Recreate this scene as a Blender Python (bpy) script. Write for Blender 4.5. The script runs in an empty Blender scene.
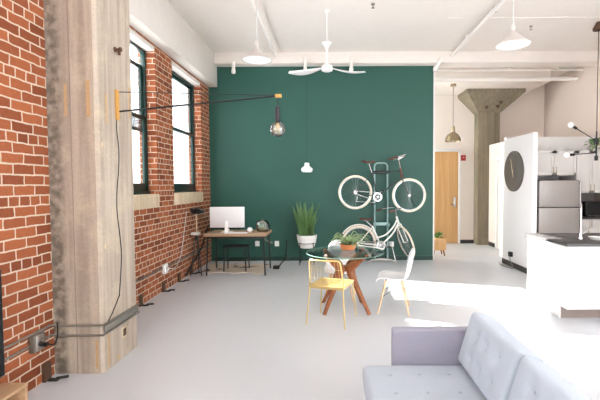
import bpy, bmesh, math, random
from mathutils import Vector, Matrix
random.seed(7)
PI = math.pi
C = bpy.context.scene.collection
sc = bpy.context.scene

# ------------------------------------------------------------------ camera
F, H = 400.0, 1.6
PITCH = math.atan(15/400); ROLL = math.radians(0.3)
cam_d = bpy.data.cameras.new('camera'); cam = bpy.data.objects.new('camera', cam_d); C.objects.link(cam)
cam_d.sensor_width = 36; cam_d.lens = F*36/600; cam_d.shift_x = -32/600; cam_d.clip_end = 200; cam_d.clip_start = .04
fw = Vector((0, math.cos(PITCH), -math.sin(PITCH))); u0 = Vector((0, math.sin(PITCH), math.cos(PITCH))); r0 = Vector((1, 0, 0))
rt = r0*math.cos(ROLL)-u0*math.sin(ROLL); up = u0*math.cos(ROLL)+r0*math.sin(ROLL)
m = Matrix((rt, up, -fw)).transposed().to_4x4(); m.translation = (0, 0, H); cam.matrix_world = m
sc.camera = cam

def at(x, y, Y):
    """point at depth Y (metres in front of the standpoint) seen at photo position x, y"""
    d = fw+rt*((x-332)/F)+up*((200-y)/F)
    q = d*(Y/d.y); return Vector((q.x, Y, q.z+H))

# ------------------------------------------------------------------ materials
def srgb(r, g, b):
    f = lambda c: (c/255/12.92) if c/255 <= .04045 else ((c/255+.055)/1.055)**2.4
    return (f(r), f(g), f(b), 1)

def mat(name, col, rough=.5, metal=0, noise=0, nscale=8, bump=0, bscale=60, spec=.5, coat=0, sheen=0, stretch=None, emit=None, trans=0):
    M = bpy.data.materials.new(name); M.use_nodes = True
    nt = M.node_tree; B = nt.nodes['Principled BSDF']
    c = srgb(*col)
    B.inputs['Base Color'].default_value = c; B.inputs['Roughness'].default_value = rough
    B.inputs['Metallic'].default_value = metal; B.inputs['Specular IOR Level'].default_value = spec
    B.inputs['Coat Weight'].default_value = coat
    if sheen: B.inputs['Sheen Weight'].default_value = sheen
    if trans: B.inputs['Transmission Weight'].default_value = trans
    if emit:
        B.inputs['Emission Color'].default_value = srgb(*emit[0]); B.inputs['Emission Strength'].default_value = emit[1]
    tc = nt.nodes.new('ShaderNodeTexCoord'); src = tc.outputs['Object']
    if stretch:
        mp = nt.nodes.new('ShaderNodeMapping'); mp.inputs['Scale'].default_value = stretch
        nt.links.new(src, mp.inputs[0]); src = mp.outputs[0]
    if noise:
        n = nt.nodes.new('ShaderNodeTexNoise'); n.inputs['Scale'].default_value = nscale; n.inputs['Detail'].default_value = 5
        nt.links.new(src, n.inputs['Vector'])
        mx = nt.nodes.new('ShaderNodeMix'); mx.data_type = 'RGBA'
        lo = tuple(v*(1-noise) for v in c[:3])+(1,); hi = tuple(min(1, v*(1+noise)) for v in c[:3])+(1,)
        mx.inputs[6].default_value = lo; mx.inputs[7].default_value = hi
        nt.links.new(n.outputs['Fac'], mx.inputs[0]); nt.links.new(mx.outputs[2], B.inputs['Base Color'])
    if bump:
        n2 = nt.nodes.new('ShaderNodeTexNoise'); n2.inputs['Scale'].default_value = bscale; n2.inputs['Detail'].default_value = 4
        nt.links.new(src, n2.inputs['Vector'])
        bp = nt.nodes.new('ShaderNodeBump'); bp.inputs['Strength'].default_value = bump; bp.inputs['Distance'].default_value = .01
        nt.links.new(n2.outputs['Fac'], bp.inputs['Height']); nt.links.new(bp.outputs[0], B.inputs['Normal'])
    return M

def glass(name, tint=(255, 255, 255), refl=.08, rough=.02, ior=1.45):
    M = bpy.data.materials.new(name); M.use_nodes = True; nt = M.node_tree; nt.nodes.clear()
    o = nt.nodes.new('ShaderNodeOutputMaterial'); mx = nt.nodes.new('ShaderNodeMixShader')
    t = nt.nodes.new('ShaderNodeBsdfTransparent'); t.inputs[0].default_value = srgb(*tint)
    g = nt.nodes.new('ShaderNodeBsdfGlossy'); g.inputs['Roughness'].default_value = rough
    fr = nt.nodes.new('ShaderNodeFresnel'); fr.inputs[0].default_value = ior
    ad = nt.nodes.new('ShaderNodeMath'); ad.operation = 'MULTIPLY_ADD'; ad.inputs[1].default_value = .8; ad.inputs[2].default_value = refl-.03
    nt.links.new(fr.outputs[0], ad.inputs[0]); nt.links.new(ad.outputs[0], mx.inputs[0])
    nt.links.new(t.outputs[0], mx.inputs[1]); nt.links.new(g.outputs[0], mx.inputs[2]); nt.links.new(mx.outputs[0], o.inputs[0])
    return M

def brick_mat():
    M = bpy.data.materials.new('brick'); M.use_nodes = True; nt = M.node_tree; B = nt.nodes['Principled BSDF']
    uv = nt.nodes.new('ShaderNodeUVMap'); uv.uv_map = 'UVMap'
    n = nt.nodes.new('ShaderNodeTexNoise'); n.inputs['Scale'].default_value = 10; n.inputs['Detail'].default_value = 3
    nt.links.new(uv.outputs[0], n.inputs['Vector'])
    sub = nt.nodes.new('ShaderNodeVectorMath'); sub.operation = 'SUBTRACT'; sub.inputs[1].default_value = (.5, .5, .5)
    scl = nt.nodes.new('ShaderNodeVectorMath'); scl.operation = 'SCALE'; scl.inputs['Scale'].default_value = .02
    add = nt.nodes.new('ShaderNodeVectorMath'); add.operation = 'ADD'
    nt.links.new(n.outputs['Color'], sub.inputs[0]); nt.links.new(sub.outputs[0], scl.inputs[0])
    nt.links.new(uv.outputs[0], add.inputs[0]); nt.links.new(scl.outputs[0], add.inputs[1])
    b = nt.nodes.new('ShaderNodeTexBrick')
    b.offset = .5; b.offset_frequency = 2; b.squash = .5; b.squash_frequency = 6
    b.inputs['Scale'].default_value = 1; b.inputs['Brick Width'].default_value = .213; b.inputs['Row Height'].default_value = .0805
    b.inputs['Mortar Size'].default_value = .0075; b.inputs['Mortar Smooth'].default_value = .35; b.inputs['Bias'].default_value = 0
    b.inputs['Color1'].default_value = srgb(122, 66, 43); b.inputs['Color2'].default_value = srgb(164, 96, 62)
    b.inputs['Mortar'].default_value = srgb(204, 183, 162)
    nt.links.new(add.outputs[0], b.inputs['Vector'])
    n2 = nt.nodes.new('ShaderNodeTexNoise'); n2.inputs['Scale'].default_value = 26; n2.inputs['Detail'].default_value = 6
    nt.links.new(uv.outputs[0], n2.inputs['Vector'])
    rp = nt.nodes.new('ShaderNodeMapRange'); rp.inputs[3].default_value = .8; rp.inputs[4].default_value = 1.2
    nt.links.new(n2.outputs['Fac'], rp.inputs[0])
    mul = nt.nodes.new('ShaderNodeVectorMath'); mul.operation = 'SCALE'
    nt.links.new(b.outputs['Color'], mul.inputs[0]); nt.links.new(rp.outputs[0], mul.inputs['Scale'])
    nt.links.new(mul.outputs[0], B.inputs['Base Color'])
    B.inputs['Roughness'].default_value = .85; B.inputs['Specular IOR Level'].default_value = .2
    h = nt.nodes.new('ShaderNodeMath'); h.operation = 'MULTIPLY_ADD'; h.inputs[1].default_value = -1
    nt.links.new(b.outputs['Fac'], h.inputs[0])
    n2s = nt.nodes.new('ShaderNodeMath'); n2s.operation = 'MULTIPLY'; n2s.inputs[1].default_value = .5
    nt.links.new(n2.outputs['Fac'], n2s.inputs[0]); nt.links.new(n2s.outputs[0], h.inputs[2])
    bp = nt.nodes.new('ShaderNodeBump'); bp.inputs['Strength'].default_value = .7; bp.inputs['Distance'].default_value = .01
    nt.links.new(h.outputs[0], bp.inputs['Height']); nt.links.new(bp.outputs[0], B.inputs['Normal'])
    return M

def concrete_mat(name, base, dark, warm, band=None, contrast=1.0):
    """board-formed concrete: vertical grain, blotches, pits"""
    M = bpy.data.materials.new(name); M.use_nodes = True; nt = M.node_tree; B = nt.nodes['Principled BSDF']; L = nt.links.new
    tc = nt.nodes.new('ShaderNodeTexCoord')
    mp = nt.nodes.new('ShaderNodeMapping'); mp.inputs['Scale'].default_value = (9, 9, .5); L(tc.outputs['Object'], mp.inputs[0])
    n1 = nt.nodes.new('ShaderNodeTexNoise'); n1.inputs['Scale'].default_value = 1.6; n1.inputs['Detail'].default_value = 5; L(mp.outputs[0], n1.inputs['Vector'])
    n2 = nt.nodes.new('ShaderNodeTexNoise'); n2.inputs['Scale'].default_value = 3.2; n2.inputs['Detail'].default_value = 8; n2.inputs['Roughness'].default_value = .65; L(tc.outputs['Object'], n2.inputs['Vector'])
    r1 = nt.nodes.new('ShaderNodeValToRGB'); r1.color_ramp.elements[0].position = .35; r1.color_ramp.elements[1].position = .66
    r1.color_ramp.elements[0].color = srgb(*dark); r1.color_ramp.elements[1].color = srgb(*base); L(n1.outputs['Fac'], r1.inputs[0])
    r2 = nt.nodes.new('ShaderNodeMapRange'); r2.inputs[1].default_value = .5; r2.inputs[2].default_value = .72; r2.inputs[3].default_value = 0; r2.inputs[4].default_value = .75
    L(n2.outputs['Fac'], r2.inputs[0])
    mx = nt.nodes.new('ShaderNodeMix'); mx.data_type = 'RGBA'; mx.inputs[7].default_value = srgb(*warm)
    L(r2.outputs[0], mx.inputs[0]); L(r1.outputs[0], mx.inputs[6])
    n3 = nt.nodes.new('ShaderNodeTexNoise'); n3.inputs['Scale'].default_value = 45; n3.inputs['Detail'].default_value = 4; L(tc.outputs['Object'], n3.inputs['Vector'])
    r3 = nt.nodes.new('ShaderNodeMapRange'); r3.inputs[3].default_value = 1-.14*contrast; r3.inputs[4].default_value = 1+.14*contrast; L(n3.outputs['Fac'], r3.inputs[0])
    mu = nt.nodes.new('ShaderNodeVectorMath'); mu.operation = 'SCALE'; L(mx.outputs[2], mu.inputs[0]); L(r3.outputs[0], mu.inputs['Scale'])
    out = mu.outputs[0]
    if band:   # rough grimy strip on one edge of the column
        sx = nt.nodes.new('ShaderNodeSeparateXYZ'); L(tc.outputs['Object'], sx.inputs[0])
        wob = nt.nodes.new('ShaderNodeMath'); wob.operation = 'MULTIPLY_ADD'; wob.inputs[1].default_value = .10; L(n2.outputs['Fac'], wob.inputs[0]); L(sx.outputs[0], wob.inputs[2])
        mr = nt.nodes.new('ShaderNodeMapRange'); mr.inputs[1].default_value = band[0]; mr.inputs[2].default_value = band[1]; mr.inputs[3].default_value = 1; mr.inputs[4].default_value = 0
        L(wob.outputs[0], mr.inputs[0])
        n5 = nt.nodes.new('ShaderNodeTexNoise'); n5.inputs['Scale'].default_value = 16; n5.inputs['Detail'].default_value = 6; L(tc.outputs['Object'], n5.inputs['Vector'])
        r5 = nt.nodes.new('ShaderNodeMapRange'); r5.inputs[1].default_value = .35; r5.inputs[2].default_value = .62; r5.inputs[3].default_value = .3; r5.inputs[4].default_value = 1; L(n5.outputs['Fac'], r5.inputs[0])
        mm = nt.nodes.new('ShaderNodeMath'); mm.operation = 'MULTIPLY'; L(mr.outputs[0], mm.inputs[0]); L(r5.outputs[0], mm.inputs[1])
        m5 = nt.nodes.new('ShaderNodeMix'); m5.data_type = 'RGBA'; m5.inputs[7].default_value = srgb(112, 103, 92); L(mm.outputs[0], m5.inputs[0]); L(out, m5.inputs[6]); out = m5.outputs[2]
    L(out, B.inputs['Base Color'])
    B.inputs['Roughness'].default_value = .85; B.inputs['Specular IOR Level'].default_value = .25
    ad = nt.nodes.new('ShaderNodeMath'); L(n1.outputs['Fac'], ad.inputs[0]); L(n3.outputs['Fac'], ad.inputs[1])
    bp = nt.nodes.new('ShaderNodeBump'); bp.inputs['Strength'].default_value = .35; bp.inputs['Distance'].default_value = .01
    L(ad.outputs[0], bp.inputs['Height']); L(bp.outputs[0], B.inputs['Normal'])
    return M

def wood_mat(name, c1, c2, axis=0, scale=1.0, rough=.45):
    M = bpy.data.materials.new(name); M.use_nodes = True; nt = M.node_tree; B = nt.nodes['Principled BSDF']; L = nt.links.new
    tc = nt.nodes.new('ShaderNodeTexCoord'); mp = nt.nodes.new('ShaderNodeMapping')
    s = [22*scale]*3; s[axis] = 1.4*scale; mp.inputs['Scale'].default_value = s; L(tc.outputs['Object'], mp.inputs[0])
    n = nt.nodes.new('ShaderNodeTexNoise'); n.inputs['Scale'].default_value = 1; n.inputs['Detail'].default_value = 6; n.inputs['Distortion'].default_value = .6
    L(mp.outputs[0], n.inputs['Vector'])
    r = nt.nodes.new('ShaderNodeValToRGB'); r.color_ramp.elements[0].position = .3; r.color_ramp.elements[1].position = .7
    r.color_ramp.elements[0].color = srgb(*c1); r.color_ramp.elements[1].color = srgb(*c2); L(n.outputs['Fac'], r.inputs[0])
    L(r.outputs[0], B.inputs['Base Color']); B.inputs['Roughness'].default_value = rough
    return M

MT = dict(
    brick=brick_mat(),
    concrete=concrete_mat('column_concrete', (188, 175, 160), (160, 146, 132), (200, 186, 162), band=(-2.24, -2.18)),
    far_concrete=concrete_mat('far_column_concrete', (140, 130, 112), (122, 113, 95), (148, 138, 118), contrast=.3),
    sill=concrete_mat('sill_concrete', (214, 196, 168), (186, 166, 140), (222, 205, 176), contrast=.6),
    ceiling=mat('ceiling_paint', (228, 220, 213), .8, noise=.03, nscale=5, bump=.35, bscale=14, spec=.2),
    white_wall=mat('white_wall_paint', (230, 229, 229), .7, bump=.05, bscale=120, spec=.3),
    far_light=mat('far_light_paint', (232, 221, 212), .7, bump=.05, bscale=120, spec=.3),
    beam=mat('beam_paint', (218, 211, 204), .85, noise=.06, nscale=9, bump=.6, bscale=22, spec=.2),
    far_wall=mat('far_wall_paint', (200, 187, 178), .7, bump=.05, bscale=120, spec=.3),
    green=mat('green_wall_paint', (39, 84, 74), .5, noise=.05, nscale=1.2, bump=.05, bscale=150, spec=.4),
    floor=mat('epoxy_floor', (203, 206, 211), .32, noise=.035, nscale=1.3, bump=.03, bscale=5, spec=.4),
    dgreen=mat('green_window_enamel', (14, 46, 42), .35),
    pane=glass('window_glass', refl=.05),
    tglass=glass('table_glass', (246, 252, 250), refl=.04, ior=1.14),
    cglass=glass('clear_glass', (246, 250, 248), refl=.12),
    bulbglass=glass('bulb_glass', (252, 250, 246), refl=.22),
    black=mat('black_metal', (24, 24, 26), .45),
    blackp=mat('black_plastic', (18, 18, 20), .35),
    rubber=mat('dark_rubber', (40, 36, 34), .8, noise=.2),
    screen=mat('dark_screen', (14, 20, 24), .15),
    iron=mat('rusty_iron', (92, 66, 50), .8, metal=.2, noise=.4, nscale=40),
    rust=mat('rust_stain', (188, 156, 114), .9, noise=.25, nscale=50),
    steel=mat('galvanized_steel', (146, 143, 136), .42, metal=.75, noise=.08, nscale=30),
    chrome=mat('chrome', (196, 196, 198), .22, metal=1),
    stainless=mat('stainless_steel', (186, 182, 180), .38, metal=.4, noise=.04, nscale=2, stretch=(60, 60, 1)),
    brass=mat('brass', (214, 178, 108), .3, metal=.9),
    nickel=mat('aged_brass', (172, 156, 128), .3, metal=.9),
    gold=mat('gold_wire', (216, 192, 132), .32, metal=.65),
    oak=wood_mat('oak', (204, 160, 108), (226, 186, 132), 2),
    dooroak=wood_mat('door_oak', (200, 152, 96), (216, 172, 116), 2, .55),
    birch=wood_mat('birch_dowel', (222, 178, 130), (238, 202, 160), 2, 2),
    walnut=wood_mat('walnut', (116, 62, 30), (156, 92, 48), 2, 1.2),
    desktop=wood_mat('desk_wood', (156, 126, 100), (188, 156, 126), 0),
    consolewood=wood_mat('console_wood', (176, 140, 106), (202, 168, 132), 1),
    brassplate=mat('honey_wood', (200, 150, 78), .5, noise=.1),
    shell=mat('white_plastic', (240, 240, 242), .3),
    whitem=mat('white_enamel', (236, 234, 232), .35),
    lampwhite=mat('lamp_enamel', (200, 192, 186), .45),
    whitep=mat('white_painted_pipe', (236, 231, 226), .5),
    glow=mat('milky_shade_inside', (250, 250, 250), .4),
    cabinet=mat('white_cabinet', (226, 224, 222), .4),
    quartz=mat('grey_quartz', (66, 64, 64), .5, noise=.12, nscale=80),
    kick=mat('taupe_kick', (138, 122, 114), .6, noise=.1),
    basebd=mat('dark_baseboard', (48, 44, 44), .5),
    basegreen=mat('green_baseboard', (24, 62, 55), .45),
    splash=mat('grey_backsplash', (176, 170, 168), .4),
    fabric=mat('sofa_fabric', (174, 182, 193), .95, noise=.1, nscale=140, bump=.35, bscale=320, spec=.1, sheen=.2),
    shaded_fabric=mat('sofa_shaded_fabric', (152, 150, 164), .95, noise=.14, nscale=140, bump=.35, bscale=320, spec=.1, sheen=.15),  # same sofa fabric, darkened: the shade on the arm is put into its colour
    cream=mat('cream_tyre', (226, 218, 202), .6),
    dframe=mat('dark_green_frame', (30, 48, 44), .3, coat=.3),
    wframe=mat('cream_frame', (238, 236, 232), .3, coat=.3),
    leather=mat('brown_leather', (92, 54, 42), .6, noise=.15),
    rackm=mat('silver_rack', (142, 172, 172), .35, metal=.45),
    button=mat('sofa_button_fabric', (158, 164, 176), .95),
    glassedge=mat('glass_edge', (120, 156, 144), .15),
    terracotta=mat('terracotta', (198, 120, 72), .8, noise=.08),
    pot=mat('white_ceramic', (238, 236, 232), .3),
    soil=mat('soil', (60, 44, 32), .95, noise=.3, nscale=60),
    leaf=mat('snake_leaf', (92, 130, 76), .45, noise=.5, nscale=14, stretch=(1, 1, 4)),
    leaf2=mat('strap_leaf', (134, 158, 110), .5, noise=.35, nscale=20),
    leaf3=mat('bright_leaf', (84, 140, 62), .5, noise=.3, nscale=30),
    red=mat('alarm_red', (168, 34, 40), .4),
    clockface=mat('clock_face', (84, 80, 74), .5, noise=.1, nscale=20),
    imac=mat('aluminium_back', (232, 232, 234), .3, metal=.1),
    greyp=mat('grey_plastic', (206, 204, 200), .5),  # plain grey plastic for cords, plugs and the tripod tray
)
def hide_mat():
    M = bpy.data.materials.new('cowhide'); M.use_nodes = True; nt = M.node_tree; B = nt.nodes['Principled BSDF']; L = nt.links.new
    tc = nt.nodes.new('ShaderNodeTexCoord'); n = nt.nodes.new('ShaderNodeTexNoise'); n.inputs['Scale'].default_value = 2.6; n.inputs['Detail'].default_value = 4
    L(tc.outputs['Object'], n.inputs['Vector'])
    r = nt.nodes.new('ShaderNodeValToRGB'); e = r.color_ramp.elements
    e[0].position = .38; e[0].color = srgb(84, 68, 58); e[1].position = .46; e[1].color = srgb(226, 212, 194)
    L(n.outputs['Fac'], r.inputs[0]); L(r.outputs[0], B.inputs['Base Color']); B.inputs['Roughness'].default_value = .95
    return M
MT['hide'] = hide_mat()
def frosted_mat():
    M = bpy.data.materials.new('frosted_glass'); M.use_nodes = True; nt = M.node_tree; nt.nodes.clear()
    o = nt.nodes.new('ShaderNodeOutputMaterial'); t = nt.nodes.new('ShaderNodeBsdfTranslucent'); t.inputs[0].default_value = (.95, .96, .96, 1)
    nt.links.new(t.outputs[0], o.inputs[0]); return M
MT['frosted'] = frosted_mat()

# ------------------------------------------------------------------ mesh builder
def smoothstep(x): x = max(0, min(1, x)); return x*x*(3-2*x)

class MB:
    def __init__(s): s.bm = bmesh.new()
    def box(s, x0, x1, y0, y1, z0, z1, bev=0, seg=2, rot=None):
        r = bmesh.ops.create_cube(s.bm, size=1)
        vs = r['verts']; c = Vector(((x0+x1)/2, (y0+y1)/2, (z0+z1)/2)); d = Vector((abs(x1-x0), abs(y1-y0), abs(z1-z0)))
        for v in vs:
            p = Vector((v.co.x*d.x, v.co.y*d.y, v.co.z*d.z))
            if rot: p = rot @ p
            v.co = p+c
        if bev:
            es = list({e for v in vs for e in v.link_edges})
            bmesh.ops.bevel(s.bm, geom=es, offset=min(bev, min(d)*.49), segments=seg, affect='EDGES', profile=.5)
        return s
    def ring(s, c, a, b, r, n): return [s.bm.verts.new(c+(a*math.cos(2*PI*i/n)+b*math.sin(2*PI*i/n))*r) for i in range(n)]
    def tube(s, pts, r, n=8, cap=True, closed=False, flat=None):
        pts = [Vector(p) for p in pts]; k = len(pts)
        rs = r if isinstance(r, (list, tuple)) else [r]*k
        prev = None; rings = []
        for i, p in enumerate(pts):
            if closed: t = pts[(i+1) % k]-pts[i-1]
            else: t = pts[min(i+1, k-1)]-pts[max(i-1, 0)]
            t.normalize()
            if prev is None:
                a = t.orthogonal().normalized()
                if abs(t.z) < .95: a = (Vector((0, 0, 1))-t*t.z).normalized()
            else:
                a = (prev-t*prev.dot(t)).normalized()
            prev = a; b = t.cross(a)
            rr = rs[i]
            if flat: rings.append([s.bm.verts.new(p+a*math.cos(2*PI*j/n)*rr*flat+b*math.sin(2*PI*j/n)*rr) for j in range(n)])
            else: rings.append(s.ring(p, a, b, rr, n))
        for i in range(k if closed else k-1):
            A, B_ = rings[i], rings[(i+1) % k]
            for j in range(n): s.bm.faces.new((A[j], A[(j+1) % n], B_[(j+1) % n], B_[j]))
        if cap and not closed:
            s.bm.faces.new(rings[0][::-1]); s.bm.faces.new(rings[-1])
        return s
    def lathe(s, prof, n=24, c=(0, 0, 0), axis='z'):
        """profile of (radius, height) points round an axis through c"""
        c = Vector(c); rings = []
        ax = {'z': (Vector((1, 0, 0)), Vector((0, 1, 0)), Vector((0, 0, 1))), 'x': (Vector((0, 1, 0)), Vector((0, 0, 1)), Vector((1, 0, 0))),
              'y': (Vector((0, 0, 1)), Vector((1, 0, 0)), Vector((0, 1, 0)))}[axis]
        for r, z in prof:
            if r < 1e-5: rings.append([s.bm.verts.new(c+ax[2]*z)])
            else: rings.append(s.ring(c+ax[2]*z, ax[0], ax[1], r, n))
        for A, B_ in zip(rings, rings[1:]):
            for j in range(n):
                q = [A[j % len(A)], A[(j+1) % len(A)], B_[(j+1) % len(B_)], B_[j % len(B_)]]
                q = list(dict.fromkeys(q))
                if len(q) > 2: s.bm.faces.new(q)
        return s
    def ball(s, c, r, n=16, sc_=(1, 1, 1)):
        g = bmesh.ops.create_uvsphere(s.bm, u_segments=n, v_segments=max(6, n//2), radius=r)
        for v in g['verts']: v.co = Vector((v.co.x*sc_[0], v.co.y*sc_[1], v.co.z*sc_[2]))+Vector(c)
        return s
    def grid(s, fn, nu, nv, closeu=False):
        V = [[s.bm.verts.new(fn(i/nu, j/nv)) for j in range(nv+1)] for i in range(nu+1)]
        for i in range(nu):
            for j in range(nv): s.bm.faces.new((V[i][j], V[i+1][j], V[i+1][j+1], V[i][j+1]))
        return s
    def prism(s, poly, h0, h1, axis='z', bev=0):
        """extrude a polygon of 2-D points; axis names the extrusion direction"""
        f = {'z': lambda p, h: Vector((p[0], p[1], h)), 'y': lambda p, h: Vector((p[0], h, p[1])), 'x': lambda p, h: Vector((h, p[0], p[1]))}[axis]
        A = [s.bm.verts.new(f(p, h0)) for p in poly]; B_ = [s.bm.verts.new(f(p, h1)) for p in poly]; n = len(poly)
        fs = [s.bm.faces.new(A[::-1]), s.bm.faces.new(B_)]
        for i in range(n): fs.append(s.bm.faces.new((A[i], A[(i+1) % n], B_[(i+1) % n], B_[i])))
        if bev:
            es = list({e for f_ in fs for e in f_.edges})
            bmesh.ops.bevel(s.bm, geom=es, offset=bev, segments=2, affect='EDGES')
        return s
    def done(s, name, m_, parent=None, smooth=True, loc=None, angle=40):
        bm = s.bm
        bmesh.ops.recalc_face_normals(bm, faces=bm.faces)
        uv = bm.loops.layers.uv.new('UVMap'); off = Vector(loc) if loc else Vector((0, 0, 0))
        for f in bm.faces:
            nn = f.normal; a = max(range(3), key=lambda i: abs(nn[i]))
            for l in f.loops:
                p = l.vert.co
                l[uv].uv = (p.y, p.z) if a == 0 else ((p.x, p.z) if a == 1 else (p.x, p.y))
            f.smooth = smooth
        me = bpy.data.meshes.new(name); bm.to_mesh(me); bm.free()
        if smooth: me.set_sharp_from_angle(angle=math.radians(angle))
        if not isinstance(m_, (list, tuple)): m_ = [m_]
        for q in m_: me.materials.append(MT[q] if isinstance(q, str) else q)
        o = bpy.data.objects.new(name, me); C.objects.link(o)
        if parent: o.parent = parent
        if loc: o.location = loc
        return o

def tag(o, label, cat, group=None, kind=None):
    o['label'] = label; o['category'] = cat
    if group: o['group'] = group
    if kind: o['kind'] = kind
    return o
def thing(name, label, cat, loc=(0, 0, 0), rz=0, group=None):
    o = bpy.data.objects.new(name, None); C.objects.link(o); o.empty_display_size = .1
    o.location = loc; o.rotation_euler = (0, 0, rz); return tag(o, label, cat, group)
def struct(o, label=None):
    o['kind'] = 'structure'
    if label: o['label'] = label
    return o
def copy_tree(o, parent=None):
    c = o.copy(); C.objects.link(c)
    if parent: c.parent = parent
    for ch in list(o.children): copy_tree(ch, c)
    return c
def mod(o, kind, **kw):
    md = o.modifiers.new(kind.lower(), kind)
    for k, v in kw.items(): setattr(md, k, v)
    return o
def arc(c, r, a0, a1, n, ax='xz'):
    out = []
    for i in range(n+1):
        a = a0+(a1-a0)*i/n; u, w = r*math.cos(a), r*math.sin(a)
        out.append(Vector(c)+(Vector((u, 0, w)) if ax == 'xz' else Vector((0, u, w)) if ax == 'yz' else Vector((u, w, 0))))
    return out
def bez(P, n=12):
    """smooth curve through points (Catmull-Rom)"""
    P = [Vector(p) for p in P]; Q = [P[0]*2-P[1]]+P+[P[-1]*2-P[-2]]; out = []
    for i in range(1, len(Q)-2):
        a, b, c, d = Q[i-1:i+3]
        for k in range(n):
            t = k/n
            out.append(.5*((2*b)+(c-a)*t+(2*a-5*b+4*c-d)*t*t+(3*b-a-3*c+d)*t**3))
    return out+[P[-1]]

# ------------------------------------------------------------------ the setting
XW = -2.57          # brick wall with the windows
XN = -2.372         # thicker brick wall nearer than the concrete column
YG = 8.45           # green wall
YF = 10.8           # far wall
ZC = 4.3            # ceiling
XR = 5.7            # wall behind the kitchen
struct(MB().box(-3.1, 6.2, -2.2, 11.1, -.12, 0).done('floor', 'floor', smooth=False))
# ceiling: slab with faint board marks
cb = MB().box(-3.1, 6.2, -2.2, 11.1, ZC, ZC+.2)
for y in (5.2, 5.9, 6.6): cb.box(1.9, 5.7, y-.012, y+.012, ZC-.008, ZC+.02)
struct(cb.done('ceiling', 'ceiling', smooth=False))
# window wall: openings 4.5-5.9 and 6.52-7.92, and two more behind the column and the standpoint
OP = [(1.2, 2.6), (6.52, 7.92), (4.5, 5.9)]
OP = [(4.5, 5.9), (6.52, 7.92)]
ZS, ZH = 1.48, 3.56
w = MB(); X0 = -2.82
w.box(X0, XW, 3.9, 8.6, 0, 1.285)
w.box(X0, XW, 3.9, 8.6, ZH+.06, 4.3)
w.box(X0, XW, 3.9, 4.5, 1.285, ZH+.06); w.box(X0, XW, 5.9, 6.52, 1.285, ZH+.06); w.box(X0, XW, 7.92, 8.6, 1.285, ZH+.06)
struct(w.done('wall_left', 'brick', smooth=False))
nw = MB().box(X0, XN, -2.2, 3.9, 0, 1.285).box(X0, XN, -2.2, 3.9, ZH, 4.3)
for a, b in ((-2.2, -1.7), (-.3, .2), (1.6, 3.9)): nw.box(X0, XN, a, b, 1.285, ZH)
struct(nw.done('wall_near_left', 'brick', smooth=False))
for i, (a, b) in enumerate(((-1.7, -.3), (.2, 1.6))):  # unseen near windows, added as fill light for the sofa side
    fr = MB()
    for y in (a, (a+b)/2-.025, b-.05): fr.box(-2.78, -2.7, y, y+.05, 1.285, ZH, .004)
    for z in (1.285, 2.4, ZH-.05): fr.box(-2.78, -2.7, a, b, z, z+.05, .004)
    struct(fr.done('window_%d' % (i+3), 'dgreen'))
for i, (a, b) in enumerate(OP):
    struct(MB().box(X0-.03, XW+.004, a-.02, b+.05, 1.2852, ZS, .006).done('trim_sill', 'sill'), 'pale concrete window sill in the brick wall')
    struct(MB().box(-2.82, XW-.004, a, b, ZH, ZH+.062).done('trim_lintel', 'beam'))
    wn = bpy.data.objects.new('window_%d' % (i+1), None); C.objects.link(wn); wn.location = (-2.70, a, ZS); wn['kind'] = 'structure'
    wn['label'] = ['tall green-framed window beside the concrete column', 'tall green-framed window near the green wall'][i]
    W = b-a; Hh = ZH-ZS; t = .04
    fr = MB()
    fr.box(-.07, 0, 0, t, 0, Hh, .004).box(-.07, 0, W-t, W, 0, Hh, .004).box(-.07, .0, 0, W, Hh-t, Hh, .004).box(-.07, .02, 0, W, 0, .05, .004)
    fr.done('window_frame', 'dgreen', wn)
    drop = .18 if i == 0 else 0
    zm = 1.10
    for nm, z0, z1, x in (('lower_sash', .045, zm+.03, -.008), ('upper_sash', zm-.02-drop, Hh-t-drop, -.038)):
        q = MB(); rb = .115 if nm == 'lower_sash' else .05
        q.box(x-.028, x, t, t+.05, z0, z1, .004).box(x-.028, x, W-t-.05, W-t, z0, z1, .004)
        q.box(x-.028, x, t, W-t, z0, z0+rb, .004).box(x-.028, x, t, W-t, z1-.055, z1, .004)
        sh = q.done(nm, 'dgreen', wn)
        MB().box(x-.02, x-.016, t+.04, W-t-.04, z0+.03, z1-.03).done('pane', 'pane', sh, smooth=False)
# concrete beam above the windows
struct(MB().box(-2.98, -2.385, 3.9, YG, 3.655, ZC+.02, .01).done('beam_left', 'beam'))
struct(MB().box(-2.372, -2.1, -2.2, 3.36, 3.7, ZC+.02, .01).done('beam_near_left', 'ceiling'))
# green accent wall
struct(MB().box(-2.95, 2.135, YG, YG+.15, 0, ZC).done('wall_back', 'green', smooth=False), 'deep green accent wall')
struct(MB().box(2.135, 2.165, YG-.005, YG+.155, 0, ZC-.01).done('trim_1', 'white_wall', smooth=False))
struct(MB().box(-2.5, 2.135, YG-.018, YG, 0, .09, .004).done('baseboard_back', 'basegreen'))
struct(MB().box(-2.385, 5.75, YG-.22, YG+.12, 4.075, ZC+.02, .012).done('beam_back', 'ceiling'))
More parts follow.
